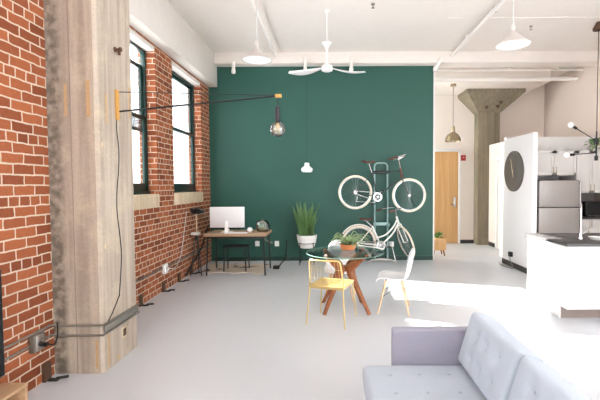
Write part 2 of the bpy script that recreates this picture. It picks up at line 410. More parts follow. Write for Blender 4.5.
# far wall with the door, wall on the kitchen side
wf = MB().box(-2.82, -2.6, 8.6, 8.75, 0, ZC).box(-2.82, -2.6, 10.65, YF, 0, ZC).box(-2.82, -2.6, 8.75, 10.65, 0, .7).box(-2.82, -2.6, 8.75, 10.65, 4.0, ZC)
struct(wf.done('wall_far_left', 'far_wall', smooth=False))
wn = bpy.data.objects.new('window_5', None); C.objects.link(wn); wn.location = (-2.7, 8.75, .7); wn['kind'] = 'structure'; wn['label'] = 'unseen frosted window added behind the green wall to light the far area'  # hidden window, added to brighten the area beyond the green wall
fr = MB()
for y in (0, .925, 1.85): fr.box(-.05, .03, y, y+.05, 0, 3.3, .004)
for z in (0, 1.6, 3.25): fr.box(-.05, .03, 0, 1.9, z, z+.05, .004)
fr.done('window_frame', 'dgreen', wn)
MB().box(-.012, -.006, .02, 1.88, .02, 3.28).done('pane', 'frosted', wn, smooth=False)
struct(MB().box(-3.1, 6.2, YF, YF+.2, 0, ZC).done('wall_far', 'far_light', smooth=False))
struct(MB().box(XR, XR+.2, 1.2, YF, 0, ZC).done('wall_right', 'far_wall', smooth=False))
struct(MB().box(3.44, 3.9, YF-.02, YF, 0, .1, .003).done('baseboard_far', 'basebd'))
# room behind the kitchen and kitchen back wall (lower than the ceiling)
struct(MB().box(4.12, XR, 8.85, YF, 0, 2.62).done('wall_kitchen_rear', 'far_light', smooth=False))
struct(MB().box(3.80, XR, 8.72, 8.85, 0, 2.62).done('wall_kitchen', 'white_wall', smooth=False))
struct(MB().box(4.1, 4.12, 10.0, YF-.35, 0, .1, .003).done('baseboard_side', 'basebd'))
tr = MB(); tr.box(4.09, 4.12, 9.2, 9.3, 0, 2.2, .004).box(4.09, 4.12, 9.92, 10.02, 0, 2.2, .004).box(4.09, 4.12, 9.2, 10.02, 2.2, 2.3, .004)
struct(tr.done('trim_2', 'white_wall'))
struct(MB().box(3.47, 3.55, 6.92, 8.1, 0, 2.49, .004).box(3.55, 3.80, 8.0, 8.1, 0, 2.49).box(3.72, 3.80, 8.1, 8.85, 0, 2.49).done('wall_partition', 'white_wall'), 'white partition wall beside the kitchen')
bb = MB(); bb.box(3.455, 3.47, 6.92, 8.1, 0, .1, .003).box(3.455, 3.565, 6.905, 6.92, 0, .1, .003)
struct(bb.done('baseboard_partition', 'basebd'))
# rear wall behind the standpoint
struct(MB().box(-3.1, 6.2, -2.4, -2.2, 0, ZC).done('wall_rear', 'white_wall', smooth=False))
# big concrete column
co = MB(); c0 = (-2.5, -1.955, 3.36, 3.97)
co.prism([(c0[0], c0[2]), (c0[1]-.025, c0[2]), (c0[1], c0[2]+.025), (c0[1], c0[3]-.03), (c0[1]-.03, c0[3]), (c0[0], c0[3])], 0, ZC)
col = struct(co.done('concrete_column', 'concrete', angle=20), 'massive weathered concrete column against the brick wall')
MB().box(-2.178, -2.174, 3.3565, 3.361, 0, ZC-.01).done('form_joint', 'kick', col, smooth=False)
# rust stains on the column (thin flakes of old paint and rust)
for (x, y0, y1, wd) in ((97.5, 340, 369, .02), (66, 84, 116, .022), (88.5, 80, 117, .032)):
    a, b = at(x, y1, 3.36), at(x, y0, 3.36)
    MB().box(a.x-wd/2, a.x+wd/2, 3.3585, 3.3605, a.z, b.z).done('rust_streak', 'rust', col, smooth=False)
for (yy, z0, z1) in ((3.44, .02, .32), (3.60, .02, .06), (3.90, 2.25, 2.55), (3.5, 2.15, 2.4)):
    MB().box(c0[1]-.0005, c0[1]+.0015, yy-.012, yy+.012, z0, z1).done('rust_streak', 'rust', col, smooth=False)
for (yy, zz) in ((3.42, 1.95), (3.38+.05, 1.08)):
    MB().ball((c0[1], yy, zz), .02, 8, (.12, .8, 1.3)).done('chipped_patch', 'sill', col)
# far column with flared capital
fc = MB(); xa, xb, ya = 3.82, 4.40, 10.5
cx = (xa+xb)/2; yc = ya+.28
def sq(cx, cy, hx, z): return [Vector((cx-hx, cy-hx, z)), Vector((cx+hx, cy-hx, z)), Vector((cx+hx, cy+hx, z)), Vector((cx-hx, cy+hx, z))]
L_ = [[fc.bm.verts.new(p) for p in sq(cx, yc, h, z)] for h, z in ((.28, 0), (.28, 3.45), (.73, 3.90), (.73, 3.98))]
for A, B_ in zip(L_, L_[1:]):
    for j in range(4): fc.bm.faces.new((A[j], A[(j+1) % 4], B_[(j+1) % 4], B_[j]))
fc.bm.faces.new(L_[-1]); fc.bm.faces.new(L_[0][::-1])
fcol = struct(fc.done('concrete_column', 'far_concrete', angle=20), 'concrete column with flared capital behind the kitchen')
for x, z in ((3.98, 3.58), (4.26, 3.60), (4.30, 3.68)): MB().ball((x, 10.5-(z-3.45)*1.1, z), .05, 8, (1, .5, 1)).done('knob', 'iron', fcol)
struct(MB().box(2.3, 5.1, 9.4, YF, 3.98, ZC+.02, .01).done('trim_drop_panel', 'ceiling'))
# far door
dr = bpy.data.objects.new('door_1', None); C.objects.link(dr); dr.location = (2.44, YF, 0); dr['kind'] = 'structure'; dr['label'] = 'oak door beyond the green wall'
MB().box(0, .96, -.03, .02, .01, 2.48, .004).done('door_panel', 'dooroak', dr)
MB().box(.96, 1.02, -.04, .0, 0, 2.54, .004).box(-.06, 0, -.04, 0, 0, 2.54, .004).box(-.06, 1.02, -.04, 0, 2.48, 2.54, .004).done('door_frame', 'white_wall', dr)
h = MB(); h.box(.83, .89, -.045, -.03, .98, 1.26, .004).tube([(.86, -.04, 1.06), (.86, -.09, 1.06), (.74, -.09, 1.06)], .011, 8)
h.lathe([(.001, -.02), (.025, -.02), (.028, 0)], 12, (.86, -.045, 1.2), 'y'); h.done('door_handle', 'chrome', dr)

# ------------------------------------------------------------------ ceiling fittings
def pipe(label, x0, y0, x1, y1, z, r, clips=3):
    t = thing('ceiling_pipe', label, 'pipe', (0, 0, 0))
    a, b = Vector((x0, y0, z)), Vector((x1, y1, z))
    MB().tube([a, b], r, 12).done('pipe', 'whitep', t)
    for k in range(clips):
        p = a.lerp(b, (k+.5)/clips); MB().box(p.x-.018, p.x+.018, p.y-.018, p.y+.018, p.z, ZC, .003).done('hanger', 'whitep', t)
    return t
pipe('white ceiling pipe running above the white dome pendant by the windows', -1.13, -1, -1.13, 8.26, 4.22, .024, 5)
pipe('white ceiling pipe running beside the ceiling pendant nearer the kitchen', 2.45, -1, 2.45, 8.26, 4.21, .032, 5)
pipe('thin white crosswise pipe above the kitchen', 2.3, 9.0, 5.6, 9.0, 4.13, .022, 3)
pipe('thick white crosswise pipe just before the flared column', 2.3, 9.25, 5.62, 9.25, 4.0, .045, 0)
cd = MB().tube([Vector((1.9, 4.62, 4.285)), Vector((5.6, 4.62, 4.285))], .014, 8)
tag(cd.done('conduit', 'whitep'), 'thin white conduit across the ceiling above the kitchen pendant', 'conduit')
# little pipe stubs below the rear beam
for (x, y0, y1, lb) in ((234.5, 66, 75, 'white pipe stub below the ceiling near the brick corner'), (305.5, 65, 76, 'white pipe stub on the green wall holding the small pendant cord'),
                        (351, 65, 73, 'white pipe stub on the green wall beyond the fan blade'), (434, 65, 73, 'white slanted pipe stub at the edge of the green wall')):
    a, b = at(x, y0-6, 8.3), at(x, y1, 8.3); sl = .14 if x == 434 else 0
    if x == 234.5: a.z = 4.1
    g = MB().tube([Vector((a.x+sl, 8.2, max(a.z, b.z+.1))), Vector((a.x, 8.2, b.z+.04))], .034, 10).lathe([(.0, -.02), (.03, -.02), (.042, 0), (.042, .05), (.034, .06)], 12, (a.x, 8.2, b.z+.02))
    tag(g.done('ceiling_pipe_stub', 'whitep'), lb, 'pipe')
# sprinkler heads
for (x, y, lb) in ((373, 5, 'small ceiling sprinkler head alone on the bare ceiling beyond the fan'), (531, 27, 'small sprinkler head beside the cone pendant'), (495, 9, 'small dark clamp on the slanting ceiling pipe')):
    p = at(x, y, 5); k = (ZC-.02-H)/(p.z-H); p = Vector((p.x*k, p.y*k, ZC))
    g = MB().lathe([(.0, -.07), (.022, -.068), (.024, -.06), (.006, -.055), (.008, -.03), (.026, -.02), (.03, 0)], 12)
    tag(g.done('ceiling_sprinkler', 'steel', loc=p), lb, 'sprinkler')

def dome_pendant(label, p, r, top, prof, m_out='lampwhite'):
    t = thing('pendant_lamp', label, 'pendant lamp', p)
    MB().lathe([(a*r, b*r) for a, b in prof], 40).done('lamp_shade', m_out, t)
    MB().tube([(0, 0, prof[0][1]*r+.06), (0, 0, top-p[2])], .006, 6).done('cord', 'greyp', t)
    MB().lathe([(.0, -.0), (.02, 0), (.03, .02), (.03, .06), (.012, .09), (.0, .09)], 14, (0, 0, prof[0][1]*r)).done('lamp_cap', m_out, t)
    MB().lathe([(.0, 0), (.05, 0), (.055, -.03), (.0, -.032)], 16, (0, 0, top-p[2])).done('ceiling_rose', m_out, t)
    MB().lathe([(0, .004), (.93*r, .004), (.95*r, .01), (0, .012)], 40).done('diffuser', 'glow', t)
    return t
cone = [(.13, .80), (.2, .74), (.27, .62), (.55, .37), (.84, .13), (1.0, .025), (1.0, 0), (.97, 0), (.95, .03), (.82, .12), (.5, .34), (.22, .56), (.0, .66)]
pA = at(257, 60.5, 5.2); pB = at(513, 45.5, 4.9)
shallow = [(.12, .62), (.18, .55), (.3, .42), (.6, .3), (.88, .16), (1.0, .03), (1.0, 0), (.97, 0), (.85, .12), (.55, .26), (.2, .4), (.0, .45)]
dome_pendant('white cone pendant lamp hanging before the brick windows', pA, .195, ZC, cone)
dome_pendant('white cone pendant lamp hanging toward the kitchen', pB, .205, ZC, cone)
# brass dome pendant before the far wall
pC = at(453, 141.5, 9.6)
t = thing('pendant_lamp', 'aged brass dome pendant hanging in front of the oak door wall', 'pendant lamp', pC)
MB().lathe([(.04, .36), (.045, .22), (.07, .2), (.13, .16), (.175, .08), (.185, 0), (.18, 0), (.165, .07), (.12, .14), (.0, .17)], 32).done('lamp_shade', 'nickel', t)
MB().tube([(0, 0, .36), (0, 0, 3.97-pC.z)], .007, 6).done('cord', 'steel', t)
MB().lathe([(.0, .0), (.06, 0), (.07, -.05), (0, -.055)], 16, (0, 0, 3.98-pC.z)).done('ceiling_rose', 'nickel', t)
MB().ball((0, 0, .05), .04, 12).done('bulb', 'glow', t)
# little pendant on the green wall
pD = at(307, 172.3, 8.1)
t = thing('pendant_lamp', 'small white bell pendant hanging before the green wall above the snake plant', 'pendant lamp', pD)
MB().lathe([(.0, .19), (.045, .19), (.05, .13), (.07, .115), (.112, .08), (.118, .045), (.1, .008), (.085, 0), (.0, .0)], 28).done('lamp_shade', 'glow', t)
MB().tube([(0, 0, .19), (0, .07, 3.9-pD.z)], .0028, 6).done('cord', 'black', t)
# ceiling fan
pF = at(327, 68.5, 6.3)
t = thing('ceiling_fan', 'white ceiling fan with drooping paddle blades', 'ceiling fan', pF)
MB().lathe([(.0, -.05), (.05, -.05), (.085, -.035), (.095, 0), (.08, .04), (.04, .065), (.02, .09), (0, .09)], 28).done('motor', 'whitem', t)
MB().tube([(0, 0, .08), (0, 0, .40)], .014, 12).lathe([(.0, .30), (.02, .30), (.05, .36), (.075, .385), (.07, .40), (0, .40)], 20).tube([(0, 0, .39), (0, 0, ZC-pF.z-.02)], .006, 8).done('rod', 'whitem', t)
MB().lathe([(.0, -.04), (.02, -.04), (.04, 0), (0, 0)], 16, (0, 0, ZC-pF.z)).done('ceiling_rose', 'whitem', t)
for a in (-14, 194):
    a = math.radians(a); R_ = Matrix.Rotation(a, 3, 'Z')
    def fb(u, v):
        r = .09+u*.51; wd = .03+.075*math.sin(PI*min(1, u*.98+.01)**.9*.97)
        y = (v-.5)*2*wd; z = -.01-.09*u-.03*math.sin(u*PI)+y*.12
        return R_ @ Vector((r, y, z))
    b = MB().grid(fb, 14, 4).done('blade', 'whitem', t); mod(b, 'SOLIDIFY', thickness=.008)
# sputnik lamp over the island
Y5 = 6.8; hub = at(596.5, 141, Y5)
t = thing('chandelier', 'branched metal lamp with bare bulbs hanging above the kitchen island', 'chandelier', hub)
can = at(596, 28, Y5)
MB().tube([(0, 0, .15), (0, 0, ZC-hub.z)], .006, 6).done('cord', 'black', t)
MB().lathe([(.0, 0), (.03, 0), (.09, -.1), (.085, -.13), (.0, -.13)][::-1], 20, (0, 0, ZC-hub.z)).done('ceiling_rose', 'iron', t)
MB().tube([(0, 0, .16), (0, 0, -.33)], .013, 10).lathe([(0, -.05), (.03, -.05), (.03, .05), (0, .05)], 14).lathe([(0, -.33), (.028, -.33), (.028, -.25), (0, -.25)], 14).done('stem', 'black', t)
for (x, y, dy, z0) in ((575.5, 128, -.08, .0), (573, 154.6, .05, -.2), (622, 128, .1, .03)):
    e = at(x, y, Y5+dy)-hub; s0 = Vector((0, 0, z0)); d = (e-s0).normalized()
    ar = MB().tube([s0, e], .008, 8).tube([e-d*.02, e+d*.055], .022, 12).done('arm', 'black', t)
    MB().ball(e+d*.1, .048, 16).done('bulb', 'glow', ar)

# ------------------------------------------------------------------ swing-arm wall lamp on the column
YL = 3.66; xl = c0[1]
zt, zb = at(117, 91, YL).z, at(117, 120, YL).z
t = thing('wall_lamp', 'long black swing-arm wall lamp on the concrete column with a globe bulb', 'wall lamp', (xl, YL, zb))
MB().box(0, .022, -.022, .022, 0, zt-zb+.01, .005).done('bracket', 'brassplate', t)
tip = at(278.5, 95.8, YL-.02); lo = at(117.5, 111.5, YL); base = Vector((xl, YL, zb))
MB().tube([lo-base+Vector((.02, 0, 0)), tip-base], .0085, 10).done('arm', 'black', t)
MB().tube([at(117, 92, YL)-base+Vector((.02, 0, 0)), tip-base+Vector((0, 0, .005))], .004, 6).done('stay_wire', 'black', t)
MB().box(-.03, .028, -.014, .014, -.016, .014, .004).done('end_block', 'brassplate', t, loc=tip-base)
sk = at(277.5, 106, YL-.02)-base
MB().tube([tip-base, sk+Vector((0, 0, .0))], .003, 6).done('cord', 'black', t)
so = MB().lathe([(0, 0), (.008, 0), (.02, -.008), (.024, -.03), (.024, -.135), (.018, -.145), (0, -.145)], 18).done('socket', 'black', t, loc=sk)
bc = Vector((0, 0, -.145-.065))
bu = MB().ball(bc, .068, 24).done('bulb', 'bulbglass', so)
fl_ = MB()
for k in range(9):
    a = k/9*2*PI; fl_.tube([bc+Vector((math.cos(a)*.008, math.sin(a)*.008, .045)), bc+Vector((math.cos(a)*.026, math.sin(a)*.026, -.005)), bc+Vector((math.cos(a+.35)*.012, math.sin(a+.35)*.012, -.03))], .0012, 4)
fl_.lathe([(0, .06), (.012, .06), (.01, .02), (0, .02)], 10, bc); fl_.done('filament', 'brass', bu)
cp = [(xl+.004, YL, zb+.01)]+[(xl+.005, q.y, q.z) for q in [Vector((xl, YL-.01+.03*math.sin(k*1.3), zb-.08-k*.19)) for k in range(9)]]+[(xl+.006, YL-.04, .60), (xl+.008, YL-.16, .48), (xl+.012, YL-.24, .432)]
MB().tube([Vector(p)-base for p in bez(cp, 6)], .0042, 6).done('cord', 'blackp', t)

hk = at(116, 49.5, 3.66)
g = MB().lathe([(0, 0), (.022, 0), (.022, .012), (.01, .016), (.01, .04), (.02, .045), (.02, .06), (0, .06)], 14, (0, 0, 0), 'x').box(.03, .05, -.012, .012, -.05, .01, .004)
tag(g.done('wall_hook', 'iron', loc=(xl, 3.66, hk.z)), 'small dark metal fixture high on the concrete column above the lamp', 'hook')
# conduits on the near brick wall and round the column
def wall_conduit(z, label, r=.009):
    o = r+.003
    pts = [(XN+o, 1.0, z+.02), (XN+o, 3.30, z+.02), (XN+o+.015, 3.345-o, z+.015), (XN+.06, 3.36-o, z), (c0[1]-.03, 3.36-o, z), (c0[1]+o*.7, 3.36-o*.7, z), (c0[1]+o, 3.4, z), (c0[1]+o, 3.97, z)]
    g = MB().tube(pts, r, 8)
    return tag(g.done('conduit', 'steel'), label, 'conduit')
wall_conduit(.42, 'upper of the two steel conduits wrapping round the concrete column')
wall_conduit(.335, 'lower of the two steel conduits wrapping round the concrete column')
g = MB().box(c0[1]+.0, c0[1]+.012, 3.37, 3.96, .348, .405, .003)
tag(g.done('raceway', 'steel'), 'flat grey raceway strip between the conduits on the column', 'raceway')
t = thing('outlet_box', 'steel electrical box with a black plug on the near brick wall', 'junction box', (XN, 3.13, .362))
MB().box(0, .05, -.06, .06, -.065, .075, .006).done('box_body', 'steel', t)
MB().box(.05, .056, -.05, .05, -.055, .065, .003).done('cover_plate', 'chrome', t)
MB().box(.05, .1, .0, .035, -.035, -.005, .006).tube(bez([(.09, .02, -.02), (.13, .05, -.03), (.1, .13, .02), (.06, .19, .08), (.05, .2, .09)]), .006, 6).done('plug', 'blackp', t)
# dark outlet hole on the column's side
t = thing('outlet_plate', 'small square outlet low on the side of the concrete column', 'outlet', (c0[1], 3.70, .235))
MB().box(0, .006, -.04, .04, -.05, .05, .002).done('plate', 'sill', t); MB().box(.004, .009, -.026, .026, -.034, .034, .002).done('socket', 'iron', t)

# ------------------------------------------------------------------ television and its low console
t = thing('media_console', 'low wooden media console against the near brick wall', 'console', (XN, 1.2, 0))
CL, CW, CZ = 1.60, .20, .205
MB().box(.012, CW, 0, CL, CZ-.022, CZ, .003).done('top_board', 'consolewood', t)
MB().box(.012, CW, 0, .022, .0, CZ-.022, .002).done('side_panel', 'consolewood', t); MB().box(.012, CW-.004, CL-.022, CL, .0, CZ-.022, .002).done('side_panel', 'consolewood', t)
MB().box(.012, CW, .022, CL-.022, .0, .02, .002).done('bottom_board', 'consolewood', t); MB().box(.012, .02, .022, CL-.022, .02, CZ-.022).done('back_panel', 'consolewood', t, smooth=False)
g = MB().box(0, .13, -.1, .1, 0, .07, .01).box(.13, .135, -.06, .06, .02, .05, .002)
tag(g.done('router', 'shell', loc=(XN+.045, 2.62, .021)), 'small white box inside the low wooden console', 'router')
t = thing('television', 'black flat television standing on the low wooden console by the brick wall', 'television', (XN+.07, 1.93, CZ))
yt = .82
MB().box(-.02, .012, -yt, yt, .075, .83, .006).done('body', 'blackp', t); MB().box(.012, .016, -yt+.01, yt-.01, .09, .82).done('screen', 'screen', t, smooth=False)
MB().box(-.05, .07, -.5, -.44, 0, .09, .01).done('foot', 'blackp', t); MB().box(-.05, .07, .44, .5, 0, .09, .01).done('foot', 'blackp', t)

# rusty brackets at the foot of the brick walls
brk = [(XN, 3.24, 'rusty iron bracket at the wall foot beside the concrete column'), (XW, 5.28, 'rusty iron bracket on the brick wall foot, just beyond the column'),
       (XW, 6.0, 'rusty iron bracket on the brick wall foot, second beyond the column'), (XW, 6.62, 'rusty iron bracket on the brick wall foot, third beyond the column'), (XW, 7.2, 'rusty iron bracket on the brick wall foot, by the tripod')]
src = None
for (x, y, lb) in brk:
    if src is None:
        src = thing('wall_bracket', lb, 'bracket', (x, y, 0), 0, 'iron brackets along the brick wall foot')
        MB().box(0, .03, -.04, .04, 0, .15, .006).done('upright_plate', 'iron', src)
        MB().box(.03, .11, -.02, .02, 0, .018, .006).tube(bez([(.09, 0, .02), (.13, .02, .02), (.16, .05, .014)]), .012, 8).done('foot', 'rubber', src); tq = src
    else:
        tq = copy_tree(src)
        tq.location = (x, y, 0); tq['label'] = lb
# conduit and outlet on the window wall
t = thing('wall_outlet', 'white outlet box with cable on the brick wall below the windows', 'outlet', (XW, 6.05, .34))
MB().box(0, .045, -.06, .06, -.07, .07, .006).done('box_body', 'whitem', t); MB().box(.045, .08, -.03, .02, -.03, .02, .006).done('plug', 'greyp', t)
MB().tube(bez([(.06, .02, .0), (.1, .2, -.02), (.06, .55, .12), (.03, .8, .5), (.02, .95, .82)]), .005, 6).done('cable', 'greyp', t)
g = MB().tube([(XW+.014, 4.0, .36), (XW+.014, 5.97, .36)], .012, 8).tube([(XW+.014, 6.12, .36), (XW+.014, 8.43, .36)], .012, 8)
tag(g.done('conduit', 'steel'), 'thin steel conduit along the brick wall under the windows', 'conduit')
g = MB().tube(bez([(XW+.03, 6.9, .05), (XW+.03, 7.3, .22), (XW+.04, 7.7, .4), (XW+.03, 8.1, .72), (XW+.02, 8.3, .8)]), .016, 8)
tag(g.done('cable', 'blackp'), 'thick black cable sloping along the brick wall behind the tripod', 'cable')

# ------------------------------------------------------------------ desk corner
rugp = [(-.92, -.30), (-.62, -.42), (-.2, -.34), (.15, -.44), (.5, -.36), (.86, -.5), (.98, -.3), (.86, .0), (1.0, .3), (.7, .42), (.3, .36), (-.1, .44), (-.5, .38), (-.86, .46), (-.98, .2), (-.85, 0)]
rg = [v.xy for v in bez([(a*.62, b, 0) for a, b in rugp+rugp[:1]], 5)][:-1]
tag(MB().prism(rg, 0.001, .012).done('cowhide_rug', 'hide', loc=(-1.86, 7.66, 0), smooth=False), 'pale cowhide rug with brown patches under the desk', 'rug')
t = thing('desk', 'wooden desk with thin black metal legs against the brick corner', 'desk', (-1.715, 7.36, 0))
DX, DY = .555, .34
MB().box(-DX, DX, -DY, DY, .70, .745, .004).done('desktop', 'desktop', t)
fr = MB().box(-DX+.05, DX-.05, -DY+.03, -DY+.055, .66, .70, .002).box(-DX+.05, DX-.05, DY-.055, DY-.03, .66, .70, .002).box(-DX+.04, -DX+.065, -DY+.03, DY-.03, .66, .70, .002).box(DX-.065, DX-.04, -DY+.03, DY-.03, .66, .70, .002)
fr.done('apron_frame', 'black', t)
for sx in (-1, 1):
    for sy in (-1, 1): MB().tube([(sx*(DX-.06), sy*(DY-.045), .67), (sx*(DX-.035), sy*(DY-.03), 0)], .014, 8).done('leg', 'black', t)
MB().tube([(-DX+.08, DY-.1, .60), (DX-.1, DY-.1, .60)], .016, 8).done('cable_tray', 'steel', t)
# computer
t = thing('desktop_computer', 'slim white all-in-one computer screen standing on the desk', 'computer', (-1.94, 7.38, .745))
MB().box(-.32, .32, -.012, .012, .075, .46, .008).done('screen', 'imac', t)
MB().box(-.315, .315, -.0125, -.010, .06, .078).done('bezel', 'screen', t, smooth=False)
MB().prism([(-.0, .0), (.012, .0), (.03, .2), (.018, .2)], -.035, .035, 'x').done('stand', 'whitem', t)
st = MB().prism([(-.10, -.012), (-.09, -.0), (-.022, .2), (-.03, .2)], -.03, .03, 'x').box(-.1, .1, -.13, .06, 0, .008, .003); st.done('foot', 'whitem', t)
g = MB().box(-.2, .2, -.055, .055, 0, .012, .004)
for k in range(4): g.box(-.19, .19, -.045+k*.023, -.028+k*.023, .012, .016, .002)
tag(g.done('keyboard', 'shell', loc=(-1.72, 7.14, .745)), 'thin white keyboard on the desk edge', 'keyboard')
g = MB().ball((0, 0, .045), .05, 16, (1, 1, .9)).box(-.03, .03, -.03, .03, 0, .012, .004)
tag(g.done('speaker', 'shell', loc=(-1.505, 7.30, .745)), 'small round white speaker on the desk beside the terrarium', 'speaker')
t = thing('terrarium', 'round glass terrarium with green moss on the desk corner', 'terrarium', (-1.285, 7.36, .745))
MB().lathe([(0, .0), (.06, .0), (.1, .02), (.132, .075), (.135, .12), (.11, .18), (.075, .212), (.055, .222), (.05, .215), (.072, .203), (.105, .172), (.128, .12), (.124, .075), (.095, .026), (0, .008)], 28).done('glass_globe', 'cglass', t)
MB().lathe([(0, .01), (.09, .028), (.115, .06), (0, .07)], 20).done('soil', 'sill', t)
g = MB()
for k in range(6):
    a = random.random()*6.28; r = random.random()*.08; hgt = .04+random.random()*.05
    g.tube([(math.cos(a)*r, math.sin(a)*r, .06), (math.cos(a)*(r+.012), math.sin(a)*(r+.012), .06+hgt)], [.011, .003], 5)
g.done('moss', 'leaf2', t)
# stool
sp = at(235.5, 268, 7.5)
t = thing('stool', 'black stool tucked under the desk', 'stool', (-1.80, 7.48, .012))
MB().box(-.22, .22, -.16, .16, .44, .47, .012).done('seat', 'blackp', t)
for sx in (-1, 1):
    for sy in (-1, 1): MB().tube([(sx*.19, sy*.13, .44), (sx*.205, sy*.15, 0)], .012, 8).done('leg', 'black', t)
MB().tube([(-.2, -.14, .2), (.2, -.14, .2), (.2, .14, .2), (-.2, .14, .2)], .007, 6, closed=True).done('stretcher', 'black', t)
# tripod with camera
tb = Vector((-2.42, 7.12, 0))
t = thing('tripod', 'black tripod with a camera beside the brick wall and desk', 'tripod', tb)
MB().tube([(0, 0, .70), (0, 0, 1.1)], .011, 8).done('pole', 'sill', t)
MB().lathe([(0, .64), (.03, .64), (.035, .68), (.02, .72), (0, .72)], 14).done('collar', 'black', t)
for a in (100, 215, 330):
    a = math.radians(a); MB().tube([(.02*math.cos(a), .02*math.sin(a), .68), (.115*math.cos(a), .15*math.sin(a), 0)], .011, 8).done('leg', 'black', t)
cm = MB().box(-.06, .07, -.045, .045, 1.1, 1.19, .01).box(-.02, .035, -.03, .03, 1.18, 1.21, .006); cm.lathe([(0, 0), (.035, 0), (.04, .07), (.034, .075), (0, .07)], 16, (.065, 0, 1.145), 'x'); cm = cm.done('camera', 'blackp', t)
MB().lathe([(.0, 0), (.03, 0), (.03, .03), (0, .03)], 14, (-.08, 0, 1.15), 'x').box(-.10, -.06, -.02, .02, 1.12, 1.2, .008).done('handle', 'blackp', t)
MB().box(-.09, .05, -.06, .06, .72, .77, .012).done('tray', 'greyp', t)
# outlets and adapters on the green wall
def outlet(label, p, m='whitem'):
    t = thing('wall_outlet', label, 'outlet', p)
    MB().box(-.045, .045, -.04, 0, -.055, .055, .005).done('box_body', m, t); MB().box(-.025, .02, -.065, -.04, -.03, .03, .006).done('plug', 'shell', t)
    return t
outlet('white outlet box on the green wall beside the desk end', tuple(at(277, 243.5, YG)))
outlet('white outlet box on the green wall behind the desk legs', tuple(at(257.5, 243.5, YG)))
outlet('white outlet box on the green wall behind the lower bicycle', tuple(at(391.5, 244, YG)))
a, b = at(262, 239, YG), at(272, 243, YG)
g = MB().tube([(-1.85, YG-.02, a.z+.02), (a.x, YG-.02, a.z+.02), (b.x+.02, YG-.02, b.z)], .014, 8)
tag(g.done('conduit', 'steel'), 'thin steel conduit along the green wall behind the desk', 'conduit')
p = at(279.5, 268, 8.0)
t = thing('power_adapter', 'dark power adapter and cable lying on the floor beside the desk', 'adapter', (p.x, 7.62, 0))
MB().box(-.07, .05, -.05, .05, 0, .06, .012).done('body', 'rubber', t)
MB().tube(bez([(.04, 0, .04), (.1, .05, .12), (.14, .2, .14), (.12, .5, .18), (.1, .8, .44)]), .012, 8).done('cable', 'rubber', t)

# ------------------------------------------------------------------ snake plant on a wire stand
pp = at(307, 247.6, 8.08); pr = .205
t = thing('plant_stand', 'thin black wire plant stand before the green wall', 'plant stand', (pp.x, pp.y, 0))
MB().tube(arc((0, 0, pp.z+.1), .188, 0, 2*PI, 32, 'xy')[:-1], .006, 6, closed=True).tube([(-.13, 0, pp.z-.008), (.13, 0, pp.z-.008)], .006, 6).tube([(0, -.13, pp.z-.008), (0, .13, pp.z-.008)], .006, 6).done('ring', 'black', t)
for k in range(4):
    a = PI/4+k*PI/2; MB().tube([(.188*math.cos(a), .188*math.sin(a), pp.z+.12), (.2*math.cos(a), .2*math.sin(a), 0)], .008, 6).done('leg', 'black', t)
t = thing('snake_plant', 'tall snake plant in a white bowl pot before the green wall', 'plant', pp)
MB().lathe([(0, 0), (.13, 0), (.15, .02), (.18, .1), (.205, .24), (.21, .262), (.198, .262), (.19, .22), (0, .21)], 32).done('pot', 'pot', t)
MB().lathe([(0, .225), (.192, .222), (0, .24)], 20).done('soil', 'soil', t)
g = MB()
for k in range(34):
    a = random.random()*6.28; r = math.sqrt(random.random())*.15; hg = .38+random.random()*.36; lean = .05+r*.85; tw = random.random()*3
    wd = .024+random.random()*.012; ph = random.random()*6
    def lf(u, v, a=a, r=r, hg=hg, lean=lean, tw=tw, wd=wd, ph=ph):
        ww = wd*(.55+.65*math.sin(PI*min(1, u*.75+.15)))*(1 if u < .72 else max(.04, (1-u)/.28)); q = tw+u*1.1; s_ = (v-.5)*2
        c = Vector((math.cos(a)*(r+lean*u*u)+.02*math.sin(u*4+ph)*u, math.sin(a)*(r+lean*u*u), .215+hg*u))
        d = Vector((math.cos(q), math.sin(q), 0)); nrm = Vector((-d.y, d.x, 0))
        return c+d*ww*s_+nrm*ww*.35*(s_*s_)
    g.grid(lf, 10, 2)
lv = g.done('leaves', 'leaf', t); mod(lv, 'SOLIDIFY', thickness=.004)

# ------------------------------------------------------------------ bike rack and the two bicycles
def P2(x, y, Y): return at(x, y, Y)
YB, YK = 8.12, 8.33
a = at(374.8, 250, YK); b = at(387.6, 250, YK); top = at(381, 163, YK).z
t = thing('bike_rack', 'silver tubular bike stand leaning on the green wall', 'bike rack', ((a.x+b.x)/2, YK, 0))
hw = (b.x-a.x)/2
up_ = [(-hw, 0, .03), (-hw, .02, 1.2), (-hw, .04, top-.06), (-hw+.02, .04, top-.018), (-hw+.06, .04, top), (hw-.06, .04, top), (hw-.02, .04, top-.018), (hw, .04, top-.06), (hw, .02, 1.2), (hw, 0, .03)]
MB().tube(up_, .018, 10).done('upright', 'rackm', t)
MB().tube(bez([(-.28, -.16, .015), (-.2, -.03, .03), (-hw, 0, .03), (0, -.05, .05), (hw, 0, .03), (.2, -.03, .03), (.28, -.16, .015)], 5), .017, 8).done('base', 'whitep', t)
for z in (1.86, .78):
    cr = MB().tube([(-hw-.02, .02, z), (hw+.02, .02, z)], .014, 8)
    for sx in (-1, 1): cr.tube(bez([(sx*hw, .02, z), (sx*hw, -.12, z-.02), (sx*hw, -.24, z-.01), (sx*hw, -.28, z+.03)], 5), .012, 8)
    cr.box(-hw-.025, hw+.025, -.0, .035, z-.035, z+.035, .008).done('cradle', 'rackm' if z < 1 else 'black', t)

